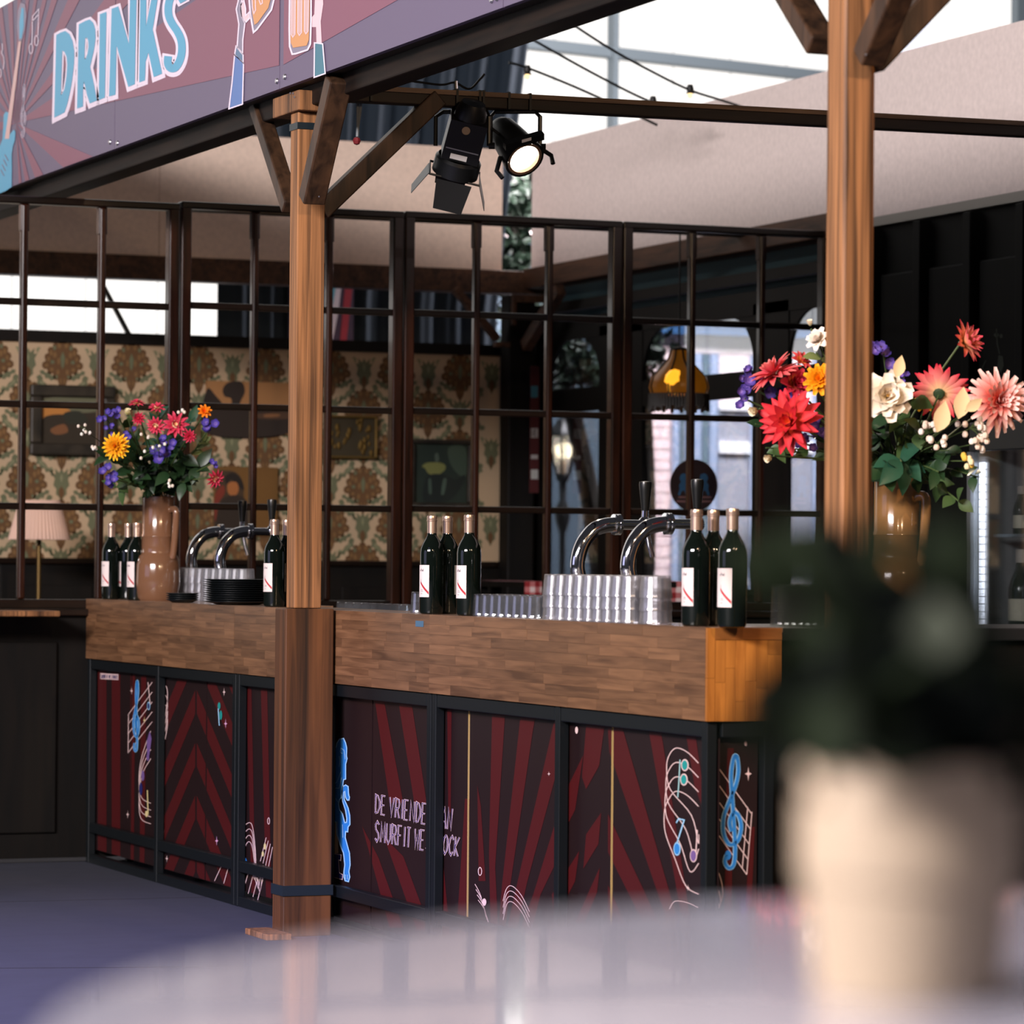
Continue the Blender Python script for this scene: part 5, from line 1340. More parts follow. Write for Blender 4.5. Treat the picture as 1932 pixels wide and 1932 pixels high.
def leaf_mesh(L, W, name='leaf', fold=0.25, droop=-0.25):
    mb = MB(); prof = [0.05, 0.62, 0.95, 1.0, 0.80, 0.45, 0.02]; vs = []; n = 6
    for i in range(n + 1):
        t = i / n; wd = W / 2 * prof[i]; z = droop * L * t * t
        for c in (-1, 0, 1): vs.append((c * wd, L * t, z + (fold * wd if c else 0)))
    mb.add(vs, [(i*3+c, i*3+c+1, i*3+c+4, i*3+c+3) for i in range(n) for c in (0, 1)])
    return mb
LEAVES = [M('leaf_dark', (34, 58, 32), 0.4), M('leaf_mid', (62, 84, 44), 0.45), M('leaf_bluegreen', (36, 74, 54), 0.4), M('leaf_pale', (120, 132, 78), 0.5)]
_lm = {}
def leaf_obj(mat, L, W, pos, ydir, ndir, parent):
    key = (mat.name, round(L, 3), round(W, 3))
    if key not in _lm:
        mb = leaf_mesh(L, W); mb.mats = [mat]; me = mb.mesh('leaf'); me.polygons.foreach_set('use_smooth', [True] * len(me.polygons)); _lm[key] = me
    o = bpy.data.objects.new('leaf', _lm[key]); COL.objects.link(o)
    y = Vector(ydir).normalized(); z = Vector(ndir); z = (z - y * z.dot(y))
    if z.length < 1e-3: z = y.orthogonal()
    z = z.normalized(); x = y.cross(z)
    o.matrix_basis = Matrix(((x.x, y.x, z.x, pos.x), (x.y, y.y, z.y, pos.y), (x.z, y.z, z.z, pos.z), (0, 0, 0, 1)))
    par(o, parent); return o
def leafy_stem(px, py, depth, vs, n, Lpx, mat, lab, grp, spread=1.0, wr=0.5):
    """stem from the vase mouth to the pixel with leaves along it"""
    tip = at_d(px, py, depth); mouth = vs + Vector((0, 0, 0.395)); base = vs + Vector((0, 0, 0.22))
    t = empty('leafy_stem', tuple(base), lab, 'foliage', grp)
    mid = (tip + mouth) / 2 + Vector((0, 0, 0.03))
    line = [Vector(p) for p in smooth_line([tuple(p) for p in (base, mouth, mid, tip)], 6)]
    MB().tube([tuple(p) for p in line], 0.0022, 5).build('stem', GREEN, t, True)
    L = Lpx / FPX * depth
    n = int(n * 1.7)
    for k in range(n):
        u_ = 0.42 + 0.58 * (k + 1) / n; i = min(len(line) - 2, int(u_ * (len(line) - 1))); p = line[i]; d = (line[i+1] - line[i]).normalized()
        side = (R * _fr.uniform(-1, 1) + U * _fr.uniform(-.7, .7) - F * _fr.uniform(-.5, .8)) * spread
        leaf_obj(mat, L * (1.0 if k % 2 else 0.8), L * wr, p, d * 0.6 + side, U * 0.5 - F * 0.8 + R * _fr.uniform(-.6, .6), t)
    return t
def berries(px, py, depth, vs, n, spread, rb, cols, lab, grp):
    pos = at_d(px, py, depth); t = empty('berry_spray', tuple(pos), lab, 'foliage', grp); mouth = vs + Vector((0, 0, 0.40))
    MB().tube(smooth_line([tuple(p) for p in (pos, (pos + mouth) / 2 + Vector((0, 0, .02)), mouth, vs + Vector((0, 0, 0.25)))], 5), 0.0018, 5).build('stem', GREEN, t, True)
    s_ = spread / FPX * depth
    for k in range(n):
        c = pos + R * _fr.uniform(-s_, s_) + U * _fr.uniform(-s_, s_) * 0.8 - F * _fr.uniform(-s_, s_) * 0.6
        MB().tube([tuple(pos), tuple((pos + c) / 2 + U * 0.005), tuple(c)], 0.001, 4).build('twig', GREEN, t, True)
        MB().ball(c, rb / FPX * depth, 8, (1, 1, 1.15)).build('berry', M('berry_%d_%d_%d' % cols[k % len(cols)], cols[k % len(cols)], 0.5), t, True)

# ---- right bouquet
D = 9.75; B = 'flowers in the right vase'
flower(B, 'dahlia', 1490, 797, 9.60, 64, (-0.35, 0.12, 0.9), ((226, 110, 40), (206, 44, 44), (190, 28, 46)), V2, 'large red dahlia with an orange heart, left of the right post', 'flower', [(12, 2, 1.0), (11, 22, 0.92), (9, 42, 0.75), (7, 62, 0.5)], point=1.0, pw=0.17)
flower(B, 'chrysanthemum', 1462, 708, 9.68, 52, (-0.45, 0.75, 0.15), ((200, 60, 70), (216, 74, 84), (232, 120, 112)), V2, 'coral chrysanthemum tipped up, above the red dahlia', 'flower', [(16, 0, 1.0), (14, 25, 0.9), (10, 50, 0.6)], point=0.7, pw=0.16)
flower(B, 'dahlia', 1496, 722, 9.70, 36, (0.5, 0.1, 0.8), ((230, 150, 40), (200, 40, 70), (214, 60, 80)), V2, 'pink rosette flower with a yellow inside, right of the coral chrysanthemum', 'flower', [(9, 20, 1.0), (8, 45, 0.8), (6, 65, 0.6)], point=0.3, pw=0.28)
flower(B, 'dahlia', 1510, 682, 9.72, 24, (0.5, 0.6, 0.5), ((226, 130, 60), (206, 70, 70), (214, 90, 90)), V2, 'small salmon flower just above the pink rosette', 'flower', [(8, 15, 1.0), (7, 45, 0.8)], single=False, point=0.6)
flower(B, 'marigold', 1546, 716, 9.66, 32, (-0.2, 0.2, 1), ((214, 120, 10), (232, 146, 18), (240, 160, 30)), V2, 'orange marigold half hidden by the left side of the right post', 'flower', [(12, 5, 1.0), (11, 30, 0.85), (9, 55, 0.65)], single=False, point=0.1, pw=0.24)
flower(B, 'rose', 1545, 642, 9.72, 26, (-0.5, 0.4, 0.7), ((226, 210, 190), (234, 220, 206), (240, 230, 220)), V2, 'small white rose at the top, left of the right post', 'flower', [(7, 20, 1.0), (7, 50, 0.85), (5, 75, 0.6)], single=False, point=0.0, pw=0.36)
flower(B, 'rose_bud', 1529, 614, 9.72, 12, (-0.2, 0.9, 0.3), ((216, 200, 160), (234, 220, 190), (240, 226, 200)), V2, 'tiny cream bud at the very top, left of the right post', 'flower', [(6, 55, 1.0), (5, 75, 0.9)], single=False, point=0.1, pw=0.4)
flower(B, 'rose', 1672, 748, 9.60, 52, (0.1, 0.1, 1), ((230, 214, 176), (236, 220, 196), (240, 226, 208)), V2, 'big cream rose immediately right of the right post', 'flower', [(7, 5, 1.0), (8, 25, 0.9), (8, 48, 0.72), (6, 68, 0.5)], point=0.0, pw=0.36, center=(226, 190, 110))
flower(B, 'dahlia', 1772, 742, 9.70, 58, (0.2, 0.42, -0.85), ((236, 214, 150), (226, 130, 120), (204, 24, 56)), V2, 'red and cream dahlia turned away, showing its green back', 'flower', [(16, 4, 1.0), (14, 20, 0.92), (10, 40, 0.7)], point=1.0, pw=0.15)
flower(B, 'chrysanthemum', 1882, 757, 9.72, 66, (0.28, 0.06, 0.95), ((206, 40, 50), (234, 120, 104), (250, 216, 206)), V2, 'big salmon and white chrysanthemum at the right edge', 'flower', [(20, 0, 1.0), (18, 18, 0.9), (15, 36, 0.74), (12, 54, 0.55), (8, 70, 0.38)], point=0.3, pw=0.13)
flower(B, 'dahlia', 1816, 648, 9.75, 44, (0.72, 0.30, 0.55), ((240, 206, 120), (240, 150, 120), (226, 60, 90)), V2, 'yellow and pink dahlia standing highest on a long bare stem', 'flower', [(12, 20, 1.0), (11, 42, 0.9), (8, 62, 0.7)], point=0.9, pw=0.17)
flower(B, 'marigold', 1746, 760, 9.74, 22, (-0.3, 0.2, 0.9), ((224, 150, 20), (236, 170, 30), (244, 190, 50)), V2, 'small yellow marigold left of the turned-away dahlia', 'flower', [(10, 15, 1.0), (9, 45, 0.8)], single=False, point=0.1, pw=0.24)
for (px, py, r, lab) in ((1408, 708, 16, 'pale violet sweet pea at the far left of the right bouquet'), (1432, 738, 26, 'violet sweet pea below the coral chrysanthemum'), (1495, 752, 28, 'violet sweet pea above the red dahlia'),
                         (1540, 812, 22, 'dark violet sweet pea between red dahlia and right post'), (1522, 838, 18, 'dark violet sweet pea under the right side of the red dahlia'), (1668, 668, 26, 'purple sweet pea right of the right post, above the cream rose'), (1406, 752, 18, 'dark blue sweet pea at the lower left of the right bouquet'), (1706, 712, 10, 'tiny mauve sweet pea between cream rose and red-and-cream dahlia')):
    sweet_pea(px, py, 9.72, r, V2, lab, B)
for (px, py, r, lab) in ((1428, 773, 17, 'cream bud left of the red dahlia'), (1455, 862, 15, 'cream bud hanging below the red dahlia')):
    flower(B, 'rose_bud', px, py, 9.62, r, (-0.7, -0.3, 0.6), ((206, 190, 150), (230, 212, 176), (236, 220, 190)), V2, lab, 'flower', [(7, 50, 1.0), (6, 72, 0.9)], single=False, point=0.05, pw=0.42)
LS = 'leafy stems in the right vase'
for (px, py, n, L, mi, lab) in ((1445, 845, 5, 40, 1, 'green leafy stem drooping below the red dahlia'), (1425, 800, 6, 34, 0, 'dark leafy stem at the left of the right bouquet'), (1540, 665, 4, 44, 3, 'pale leafy stem near the top white rose'), (1575, 820, 7, 50, 0, 'dark leafy stem behind the right post'),
                               (1722, 752, 5, 62, 1, 'broad-leaved stem right of the cream rose'), (1700, 870, 6, 70, 2, 'blue-green leafy stem hanging over the tan vase'), (1665, 900, 6, 60, 0, 'dark leafy stem before the neck of the tan vase'), (1790, 850, 9, 46, 0, 'dark leafy stem under the turned-away dahlia'),
                               (1815, 950, 8, 44, 1, 'trailing leafy stem hanging right of the tan vase'), (1845, 900, 7, 36, 0, 'thin leafy stem reaching towards the fridge'), (1740, 810, 8, 52, 1, 'leafy stem in the middle of the right bouquet'), (1640, 800, 8, 56, 0, 'leafy stem deep inside the right bouquet'), (1770, 890, 8, 44, 0, 'low dark leafy stem right of the tan vase')):
    leafy_stem(px, py, 9.72, V2, n, L, LEAVES[mi], lab, LS, wr=0.55)
WB_ = ((232, 214, 200), (224, 200, 180), (236, 222, 210))
for (px, py, n, s_, lab) in ((1755, 805, 8, 18, 'white berry spray left of the seed pods'), (1830, 808, 12, 28, 'white berry spray below the salmon chrysanthemum'), (1850, 835, 9, 20, 'small berry spray at the right of the right bouquet'), (1768, 838, 7, 16, 'white berry spray low in the right bouquet'), (1830, 870, 6, 16, 'yellowish berry spray above the fridge light')):
    berries(px, py, 9.62, V2, n, s_, 6, WB_ if 'yellow' not in lab else ((222, 180, 70), (232, 214, 170)), lab, B)
M_POD = M('seed_pod', (226, 196, 150), 0.45)
for (px, py, L, dirx, diry, lab) in ((1768, 815, 62, 0.35, 1.0, 'cream papery seed pod below the turned-away dahlia'), (1808, 790, 62, 0.25, 1.0, 'cream papery seed pod left of the salmon chrysanthemum'), (1690, 712, 44, 0.35, 1.0, 'cream papery seed pod on top of the cream rose'), (1822, 775, 40, 0.9, 0.6, 'smaller cream seed pod touching the salmon chrysanthemum')):
    p0 = at_d(px, py, 9.56); t = empty('seed_pod', tuple(p0), lab, 'seed pod', B); s_ = L / FPX * 9.56
    leaf_obj(M_POD, s_, s_ * 0.55, p0, R * dirx + U * diry, -F + R * 0.2, t)
    MB().tube([tuple(p0), tuple((p0 + V2 + Vector((0, 0, .4))) / 2 + Vector((0, 0, .02))), tuple(V2 + Vector((0, 0, .40)))], 0.0015, 5).build('stem', GREEN, t, True)

# ---- left bouquet
BL = 'flowers in the beige vase'; DL = 13.75
RW = ((236, 206, 160), (196, 50, 76), (206, 70, 96))
flower(BL, 'chrysanthemum', 218, 842, 13.6, 28, (-0.25, 0.1, 0.95), ((214, 104, 14), (232, 150, 20), (242, 186, 40)), V1, 'large yellow chrysanthemum in the beige vase', 'flower', [(18, 2, 1.0), (16, 24, 0.85), (12, 46, 0.65), (8, 66, 0.4)], single=False, point=0.6, pw=0.14)
for (px, py, r, f_, lab) in ((258, 762, 17, (0, .9, .3), 'red dahlia highest in the left bouquet'), (296, 770, 17, (.1, .8, .5), 'red and white dahlia right of the highest one'), (262, 790, 14, (-.3, .3, .9), 'small red dahlia left of centre in the left bouquet'), (294, 803, 19, (-.2, -.3, .9), 'dark red dahlia in the middle of the left bouquet'), (332, 801, 26, (.1, .15, 1), 'striped red and white dahlia, largest red of the left bouquet'), (357, 823, 14, (.2, -.2, 1), 'crimson flower below the striped dahlia'), (406, 903, 20, (.6, -.4, .7), 'pink dahlia hanging at the lower right of the left bouquet')):
    flower(BL, 'dahlia', px, py, 13.65, r, f_, RW if r > 16 else ((206, 60, 80), (186, 30, 60), (200, 60, 90)), V1, lab, 'flower', [(11, 6, 1.0), (10, 28, 0.85), (7, 52, 0.6)], single=False, point=0.8, pw=0.17)
flower(BL, 'marigold', 386, 776, 13.65, 14, (.2, .3, .9), ((220, 80, 10), (236, 120, 14), (240, 140, 30)), V1, 'orange marigold at the top right of the left bouquet', 'flower', [(9, 10, 1.0), (8, 40, 0.8)], single=False, point=0.2, pw=0.24)
flower(BL, 'rose_bud', 241, 783, 13.6, 13, (0, .9, .3), ((196, 190, 130), (226, 212, 160), (236, 224, 180)), V1, 'cream bud in the left bouquet', 'flower', [(6, 55, 1.0), (5, 75, 0.9)], single=False, point=0.1, pw=0.42)
for (px, py, r, lab) in ((198, 786, 13, 'blue flower at the upper left of the left bouquet'), (222, 784, 14, 'violet flower beside the cream bud'), (245, 820, 13, 'violet flower above the green centre of the left bouquet'), (303, 855, 24, 'large purple flower head in the centre of the left bouquet'), (318, 842, 16, 'purple flower behind the central purple head'), (398, 802, 18, 'lilac flower at the right of the left bouquet'), (203, 893, 18, 'blue-violet flower at the lower left of the left bouquet'), (217, 905, 14, 'dark violet flower lowest on the left of the left bouquet'), (402, 873, 10, 'small mauve flower above the pink dahlia'), (204, 812, 10, 'small blue flower behind the yellow chrysanthemum')):
    sweet_pea(px, py, 13.66, r, V1, lab, BL, ((110, 90, 160), (80, 66, 150), (58, 50, 130)), 4)
for (px, py, n, L, mi, lab) in ((200, 860, 8, 34, 0, 'dark leafy stem behind the yellow chrysanthemum'), (250, 850, 9, 36, 0, 'dark leafy stem left of centre in the left bouquet'), (345, 860, 9, 38, 0, 'dark leafy stem right of centre in the left bouquet'), (375, 880, 8, 36, 0, 'dark leafy stem at the right of the left bouquet'), (300, 780, 8, 28, 2, 'green leafy stem at the top of the left bouquet'), (390, 830, 7, 26, 3, 'pale leafy stem at the right of the left bouquet'), (215, 920, 7, 30, 1, 'leafy stem drooping at the left of the beige vase'), (280, 880, 9, 36, 0, 'dark leafy stem in front of the beige vase mouth'), (320, 890, 9, 34, 0, 'dark leafy stem low in the left bouquet'), (240, 800, 7, 26, 1, 'grassy leafy stem under the cream bud'), (362, 790, 7, 28, 2, 'leafy stem below the orange marigold'), (350, 910, 8, 30, 0, 'dark leafy stem right above the beige vase'), (260, 900, 8, 30, 0, 'dark leafy stem left above the beige vase'), (330, 830, 8, 36, 0, 'dark leafy stem behind the striped dahlia')):
    leafy_stem(px, py, 13.8, V1, n, L * 1.25, LEAVES[mi], lab, 'leafy stems in the beige vase', wr=0.5)
for (px, py, n, s_, lab) in ((160, 812, 8, 14, 'white berry spray reaching left of the left bouquet'), (183, 846, 4, 9, 'white berry spray beside the yellow chrysanthemum'), (345, 780, 4, 9, 'white berry spray left of the orange marigold'), (300, 850, 8, 40, 'scattered white berries in the middle of the left bouquet'), (320, 912, 4, 8, 'yellowish berries just above the beige vase')):
    berries(px, py, 13.55, V1, n, s_, 3.2, ((230, 224, 214), (222, 206, 190)), lab, BL)

# ================================================================== THE LITTLE ROOM
def picture(x0, y0, x1, y1, fr, frmat, lab, painter, name='painting'):
    a = on_y(YB - 0.02, x0, y0); b = on_y(YB - 0.02, x1, y1)
    t = empty(name, ((a.x + b.x) / 2, YB - 0.02, b.z), lab, 'picture', 'pictures on the damask wallpaper')
    f_ = fr / 378.0
    if fr:
        for (p0, p1) in (((a.x, b.z), (b.x, b.z + f_)), ((a.x, a.z - f_), (b.x, a.z)), ((a.x, b.z + f_), (a.x + f_, a.z - f_)), ((b.x - f_, b.z + f_), (b.x, a.z - f_))):
            MB().box((p0[0], YB - 0.045, p0[1]), (p1[0], YB - 0.002, p1[1])).build('frame_side', frmat, t, bevel=0.008)
    cv = MB().box((a.x + f_, YB - 0.022, b.z + f_), (b.x - f_, YB - 0.002, a.z - f_)).build('canvas', M('canvas_%s' % painter[0], painter[1], 0.6), t)
    pr_ = Print(lambda x, y: on_y(YB - 0.0222, x, y), (0, -1, 0), 0.0004)
    for i, (pts, col) in enumerate(painter[2]):
        pr_.poly(smooth_line(pts, 4, True), M('paint_%d_%d_%d' % col, col, 0.6), i + 1)
    pr_.build('painted_image', cv)
OLDF = wood('old_dark_frame', (26, 24, 20), (52, 46, 38), (12, 12, 12), 0.45)
picture(57, 725, 215, 861, 22, OLDF, 'dark landscape painting in a heavy dark frame, behind the left flowers', ('a', (44, 34, 22), [([(80, 752), (195, 752), (195, 775), (80, 780)], (92, 92, 70)), ([(80, 770), (120, 768), (140, 785), (110, 795), (80, 790)], (170, 112, 50)), ([(80, 790), (120, 782), (150, 795), (195, 790), (195, 836), (80, 836)], (40, 32, 20)), ([(95, 810), (120, 800), (128, 815), (105, 820)], (110, 70, 40)), ([(120, 780), (150, 776), (165, 795), (130, 800)], (34, 36, 26))]))
picture(390, 718, 545, 820, 0, OLDF, 'unframed brown landscape with a dark tree, right of the left flowers', ('b', (150, 106, 64), [([(390, 735), (410, 750), (430, 770), (460, 765), (545, 770), (545, 818), (390, 818)], (36, 26, 20)), ([(420, 735), (430, 722), (455, 720), (462, 738), (455, 755), (448, 768), (438, 768), (436, 752), (424, 748)], (38, 28, 22)), ([(488, 780), (545, 778), (545, 790), (490, 790)], (70, 48, 32)), ([(500, 782), (525, 781), (525, 786), (500, 787)], (120, 80, 48))]))
picture(405, 880, 523, 1010, 0, OLDF, 'brown portrait of a dark-haired sitter in red, above the far beer taps', ('c', (104, 72, 30), [([(410, 900), (425, 888), (450, 895), (460, 930), (450, 1000), (405, 1005)], (60, 44, 28)), ([(424, 900), (440, 892), (456, 905), (460, 925), (450, 918), (436, 905), (428, 915)], (26, 18, 14)), ([(430, 912), (446, 910), (450, 925), (442, 936), (430, 930)], (150, 92, 48)), ([(405, 935), (420, 915), (424, 930), (412, 950), (408, 980), (405, 980)], (110, 40, 26)), ([(425, 938), (455, 936), (470, 960), (470, 1005), (410, 1005), (412, 960)], (40, 30, 22))]))
picture(617, 783, 711, 866, 0, OLDF, 'small dark brass relief plaque right of the left post', ('d', (52, 44, 26), []), 'relief_plaque')
t = [o for o in COL.objects if o.name.startswith('relief_plaque')][0]
BRS = M('dull_brass', (120, 96, 50), 0.4, 0.7)
for k in range(26):
    px = _fr.uniform(624, 704); py = _fr.uniform(792, 858)
    MB().ball(on_y(YB - 0.024, px, py), _fr.uniform(0.008, 0.018), 8, (0.7, 0.5, 1.3)).build('relief_figure', BRS, t, True)
a = on_y(YB - 0.03, 617, 783); b = on_y(YB - 0.03, 711, 866)
for (p0, p1) in (((a.x, b.z), (b.x, b.z + .012)), ((a.x, a.z - .012), (b.x, a.z)), ((a.x, b.z), (a.x + .012, a.z)), ((b.x - .012, b.z), (b.x, a.z))):
    MB().box((p0[0], YB - 0.04, p0[1]), (p1[0], YB - 0.021, p1[1])).build('rim', BRS, t, bevel=0.003)
picture(773, 828, 888, 958, 9, OLDF, 'dark green painting of a figure in a pale hat, behind the middle bottles', ('e', (34, 46, 36), [([(785, 850), (878, 845), (878, 945), (785, 945)], (30, 42, 34)), ([(846, 845), (878, 845), (878, 900), (852, 880)], (56, 70, 56)), ([(796, 880), (806, 873), (830, 873), (840, 878), (838, 888), (822, 897), (808, 893), (802, 884)], (110, 112, 62)), ([(820, 858), (826, 855), (828, 868), (822, 872)], (70, 82, 70)), ([(805, 900), (835, 895), (860, 905), (876, 895), (872, 915), (845, 945), (800, 945)], (22, 30, 26)), ([(808, 905), (813, 905), (814, 930), (809, 930)], (60, 76, 64)), ([(836, 905), (842, 905), (838, 930), (832, 932)], (64, 80, 68))]))

# floor lamp with pleated shade
lp0 = on_y(16.9, 74, 1000); lz0 = on_y(16.9, 74, 1018).z; lz1 = on_y(16.9, 78, 944).z
t = empty('floor_lamp', (lp0.x, 16.9, 0), 'floor lamp with a pleated pink shade, at the left before the wallpaper', 'lamp')
r0 = (on_y(16.9, 130, 1000).x - on_y(16.9, 18, 1000).x) / 2; r1 = r0 * 0.66
mb = MB(); n = 96; vs = []
for (rr, zz) in ((r0, lz0), (r1, lz1)):
    for k in range(n):
        a = 2 * math.pi * k / n; q = rr * (1 + (0.018 if k % 2 else -0.018)); vs.append((lp0.x + q * math.cos(a), 16.9 + q * math.sin(a), zz))
mb.add(vs, [(k, (k+1) % n, n + (k+1) % n, n + k) for k in range(n)])
o = mb.build('shade', M('pleated_pink_silk', (210, 176, 158), 0.8), t); o.modifiers.new('th', 'SOLIDIFY').thickness = 0.002
MB().tube([(lp0.x, 16.9, 0.02), (lp0.x, 16.9, lz1 - 0.03)], 0.011, 12).build('pole', M('aged_brass', (104, 84, 50), 0.4, 0.8), t, True)
MB().lathe([(0.0, 0.0), (0.14, 0.0), (0.14, 0.015), (0.03, 0.03), (0.012, 0.05)], 24, (lp0.x, 16.9, 0)).build('base', M('aged_brass', (104, 84, 50), 0.4, 0.8), t, True)
MB().tube([(lp0.x - r1, 16.9, lz1 - 0.015), (lp0.x + r1, 16.9, lz1 - 0.015)], 0.003, 6).build('shade_spider', M('aged_brass', (104, 84, 50), 0.4, 0.8), t, True)

# pendant lamp with amber glass and fringe
pl = on_y(15.6, 1281, 700); pr0 = (on_y(15.6, 1338, 720).x - on_y(15.6, 1225, 720).x) / 2
zt_, zs, zb_, zf_ = (on_y(15.6, 1281, y).z for y in (657, 690, 745, 772))
px_, py_ = pl.x - 0.35, 15.6
q = on_y(14.9, 1281, 700); px_, py_ = q.x, 14.9
sc_ = (q - EYE).dot(F) / FPX
zt_, zs, zb_, zf_ = (on_y(14.9, 1281, y).z for y in (657, 690, 745, 772)); pr0 = 57 * sc_
t = empty('pendant_lamp', (px_, py_, zf_), 'amber leaded glass pendant lamp with a dark fringe, behind the lattice', 'lamp')
AMB = M('amber_glass', (150, 84, 16), 0.3, emit=0.07, ecol=(240, 150, 30)); AMBH = M('amber_glass_lit', (250, 180, 50), 0.3, emit=1.3, ecol=(255, 176, 40)); LEAD = M('lead_came', (24, 16, 10), 0.5)
nseg = 8
for k in range(nseg):
    a0 = 2 * math.pi * (k + 0.06) / nseg; a1 = 2 * math.pi * (k + 0.94) / nseg; mb = MB(); vs = []
    zz_ = lambda f_: zt_ + (zb_ - zt_) * f_
    prof = [(0.28, zz_(0.05)), (0.38, zz_(0.24)), (0.60, zz_(0.40)), (0.92, zz_(0.62)), (1.0, zz_(0.84)), (0.93, zb_)]
    for (rr, zz) in prof:
        for j in range(4):
            a = a0 + (a1 - a0) * j / 3; vs.append((px_ + pr0 * rr * math.cos(a), py_ + pr0 * rr * math.sin(a), zz))
    mb.add(vs, [(i*4+j, i*4+j+1, i*4+j+5, i*4+j+4) for i in range(5) for j in range(3)])
    mb.build('glass_segment', AMB, t, True)
    MB().tube([(px_ + pr0 * rr * math.cos(a0 - 0.05), py_ + pr0 * rr * math.sin(a0 - 0.05), zz) for rr, zz in prof], 0.005, 5).build('lead_rib', LEAD, t, True)
MB().ball(Vector((px_, py_, zb_ + (zs - zb_) * 0.42)) - Vector((F.x, F.y, 0)) * pr0 * 0.66 - R * pr0 * 0.15, pr0 * 0.40, 12, (1, 0.8, 1.05)).build('lit_globe', AMBH, t, True)
MB().lathe([(pr0 * 0.30, zt_ - 0.05), (pr0 * 0.26, zt_), (0.0, zt_ + 0.01)], 16, (px_, py_, 0)).build('crown', LEAD, t, True)
for k in range(60):
    a = 2 * math.pi * k / 60; x = px_ + pr0 * 0.97 * math.cos(a); y = py_ + pr0 * 0.97 * math.sin(a)
    MB().tube([(x, y, zb_ + 0.005), (x, y, zf_ + 0.012 * math.sin(k * 2.3))], [0.006, 0.009], 5).build('fringe_strand', LEAD, t, True)
MB().tube([(px_, py_, zt_), (px_, py_, 2.7085)], 0.004, 6).build('cord', BLACK, t, True)
pt = bpy.data.lights.new('pendant_bulb', 'POINT'); pt.energy = 0.6; pt.color = (1, 0.6, 0.2); pt.shadow_soft_size = 0.04
po_ = bpy.data.objects.new('pendant_bulb', pt); COL.objects.link(po_); po_.location = (px_, py_, zs - 0.05)

# round dark sign with two lions hanging behind the lattice
q = on_y(14.90, 1309, 916); rr = 50 / FPX * (q - EYE).dot(F)
o = MB().lathe([(0.0, 0.004), (rr * 0.98, 0.004), (rr, 0.0), (rr * 0.98, -0.004), (0.0, -0.004)], 40, q, Vector((0, -1, 0)).to_track_quat('Z', 'Y')).build('round_sign', M('round_sign_brown', (36, 22, 24), 0.5), None, True)
tag(o, 'round dark sign with two blue lions hanging behind the right lattice screen', 'sign')
p = Print(lambda x, y: on_y(14.8955, x, y), (0, -1, 0), 0.0004)
def small_lion(cx, s_):
    pts = [(0, -22), (7, -20), (9, -12), (6, -6), (9, 0), (12, -4), (13, 2), (8, 6), (7, 12), (10, 18), (5, 20), (2, 10), (-3, 12), (-6, 20), (-10, 19), (-7, 8), (-8, 0), (-4, -6), (-7, -12), (-5, -19)]
    p.poly([(cx + s_ * a, 915 + b) for a, b in (pts if s_ > 0 else pts[::-1])], M('dull_blue', (40, 84, 120), 0.5), 1)
small_lion(1289, 1); small_lion(1329, -1)
p.poly([(1297, 920), (1308, 916), (1308, 928), (1297, 928)], M('dull_sand', (110, 86, 60), 0.5), 1)
for (y, a, b) in ((938, 1280, 1300), (938, 1322, 1342), (946, 1276, 1302), (946, 1320, 1344)):
    p.ribbon([(a, y), (b, y)], 3.4, M('dull_rose', (112, 80, 80), 0.5), 1)
p.build('sign_print', o)
MB().tube([tuple(q + Vector((0, 0, rr))), (q.x, q.y, 2.709)], 0.0012, 5).build('hanging_wire', BLACK, o)

# red vertical banner with white letters beside the corner post
q0 = on_y(17.2, 1001, 690); q1 = on_y(17.2, 1016, 930)
o = MB().box((q0.x, 17.2, q1.z), (q1.x, 17.204, q0.z)).build('red_banner', M('dark_red_cloth', (70, 18, 18), 0.8))
tag(o, 'narrow red banner with pale lettering beside the corner post', 'banner')
p = Print(lambda x, y: on_y(17.1995, x, y), (0, -1, 0), 0.0004)
for (y0, y1, col) in ((728, 750, (60, 120, 136)), (808, 826, (170, 164, 160)), (858, 866, (170, 164, 160)), (886, 904, (176, 176, 170))):
    pq = Print(lambda x, y: on_y(17.1995, x, y), (0, -1, 0), 0.0004); pq.poly([(1001.5, y0), (1015, y0), (1015, y1), (1001.5, y1)], M('patch_%d_%d_%d' % col, col, 0.7), 1); pq.build('banner_patch', o)
text_on_quad(p, 'NE', (1003, 811), (1013, 811), (1013, 823), (1003, 823), 1.4, M('dark_letter', (60, 56, 60), 0.7), 2)
p.build('banner_lettering', o)

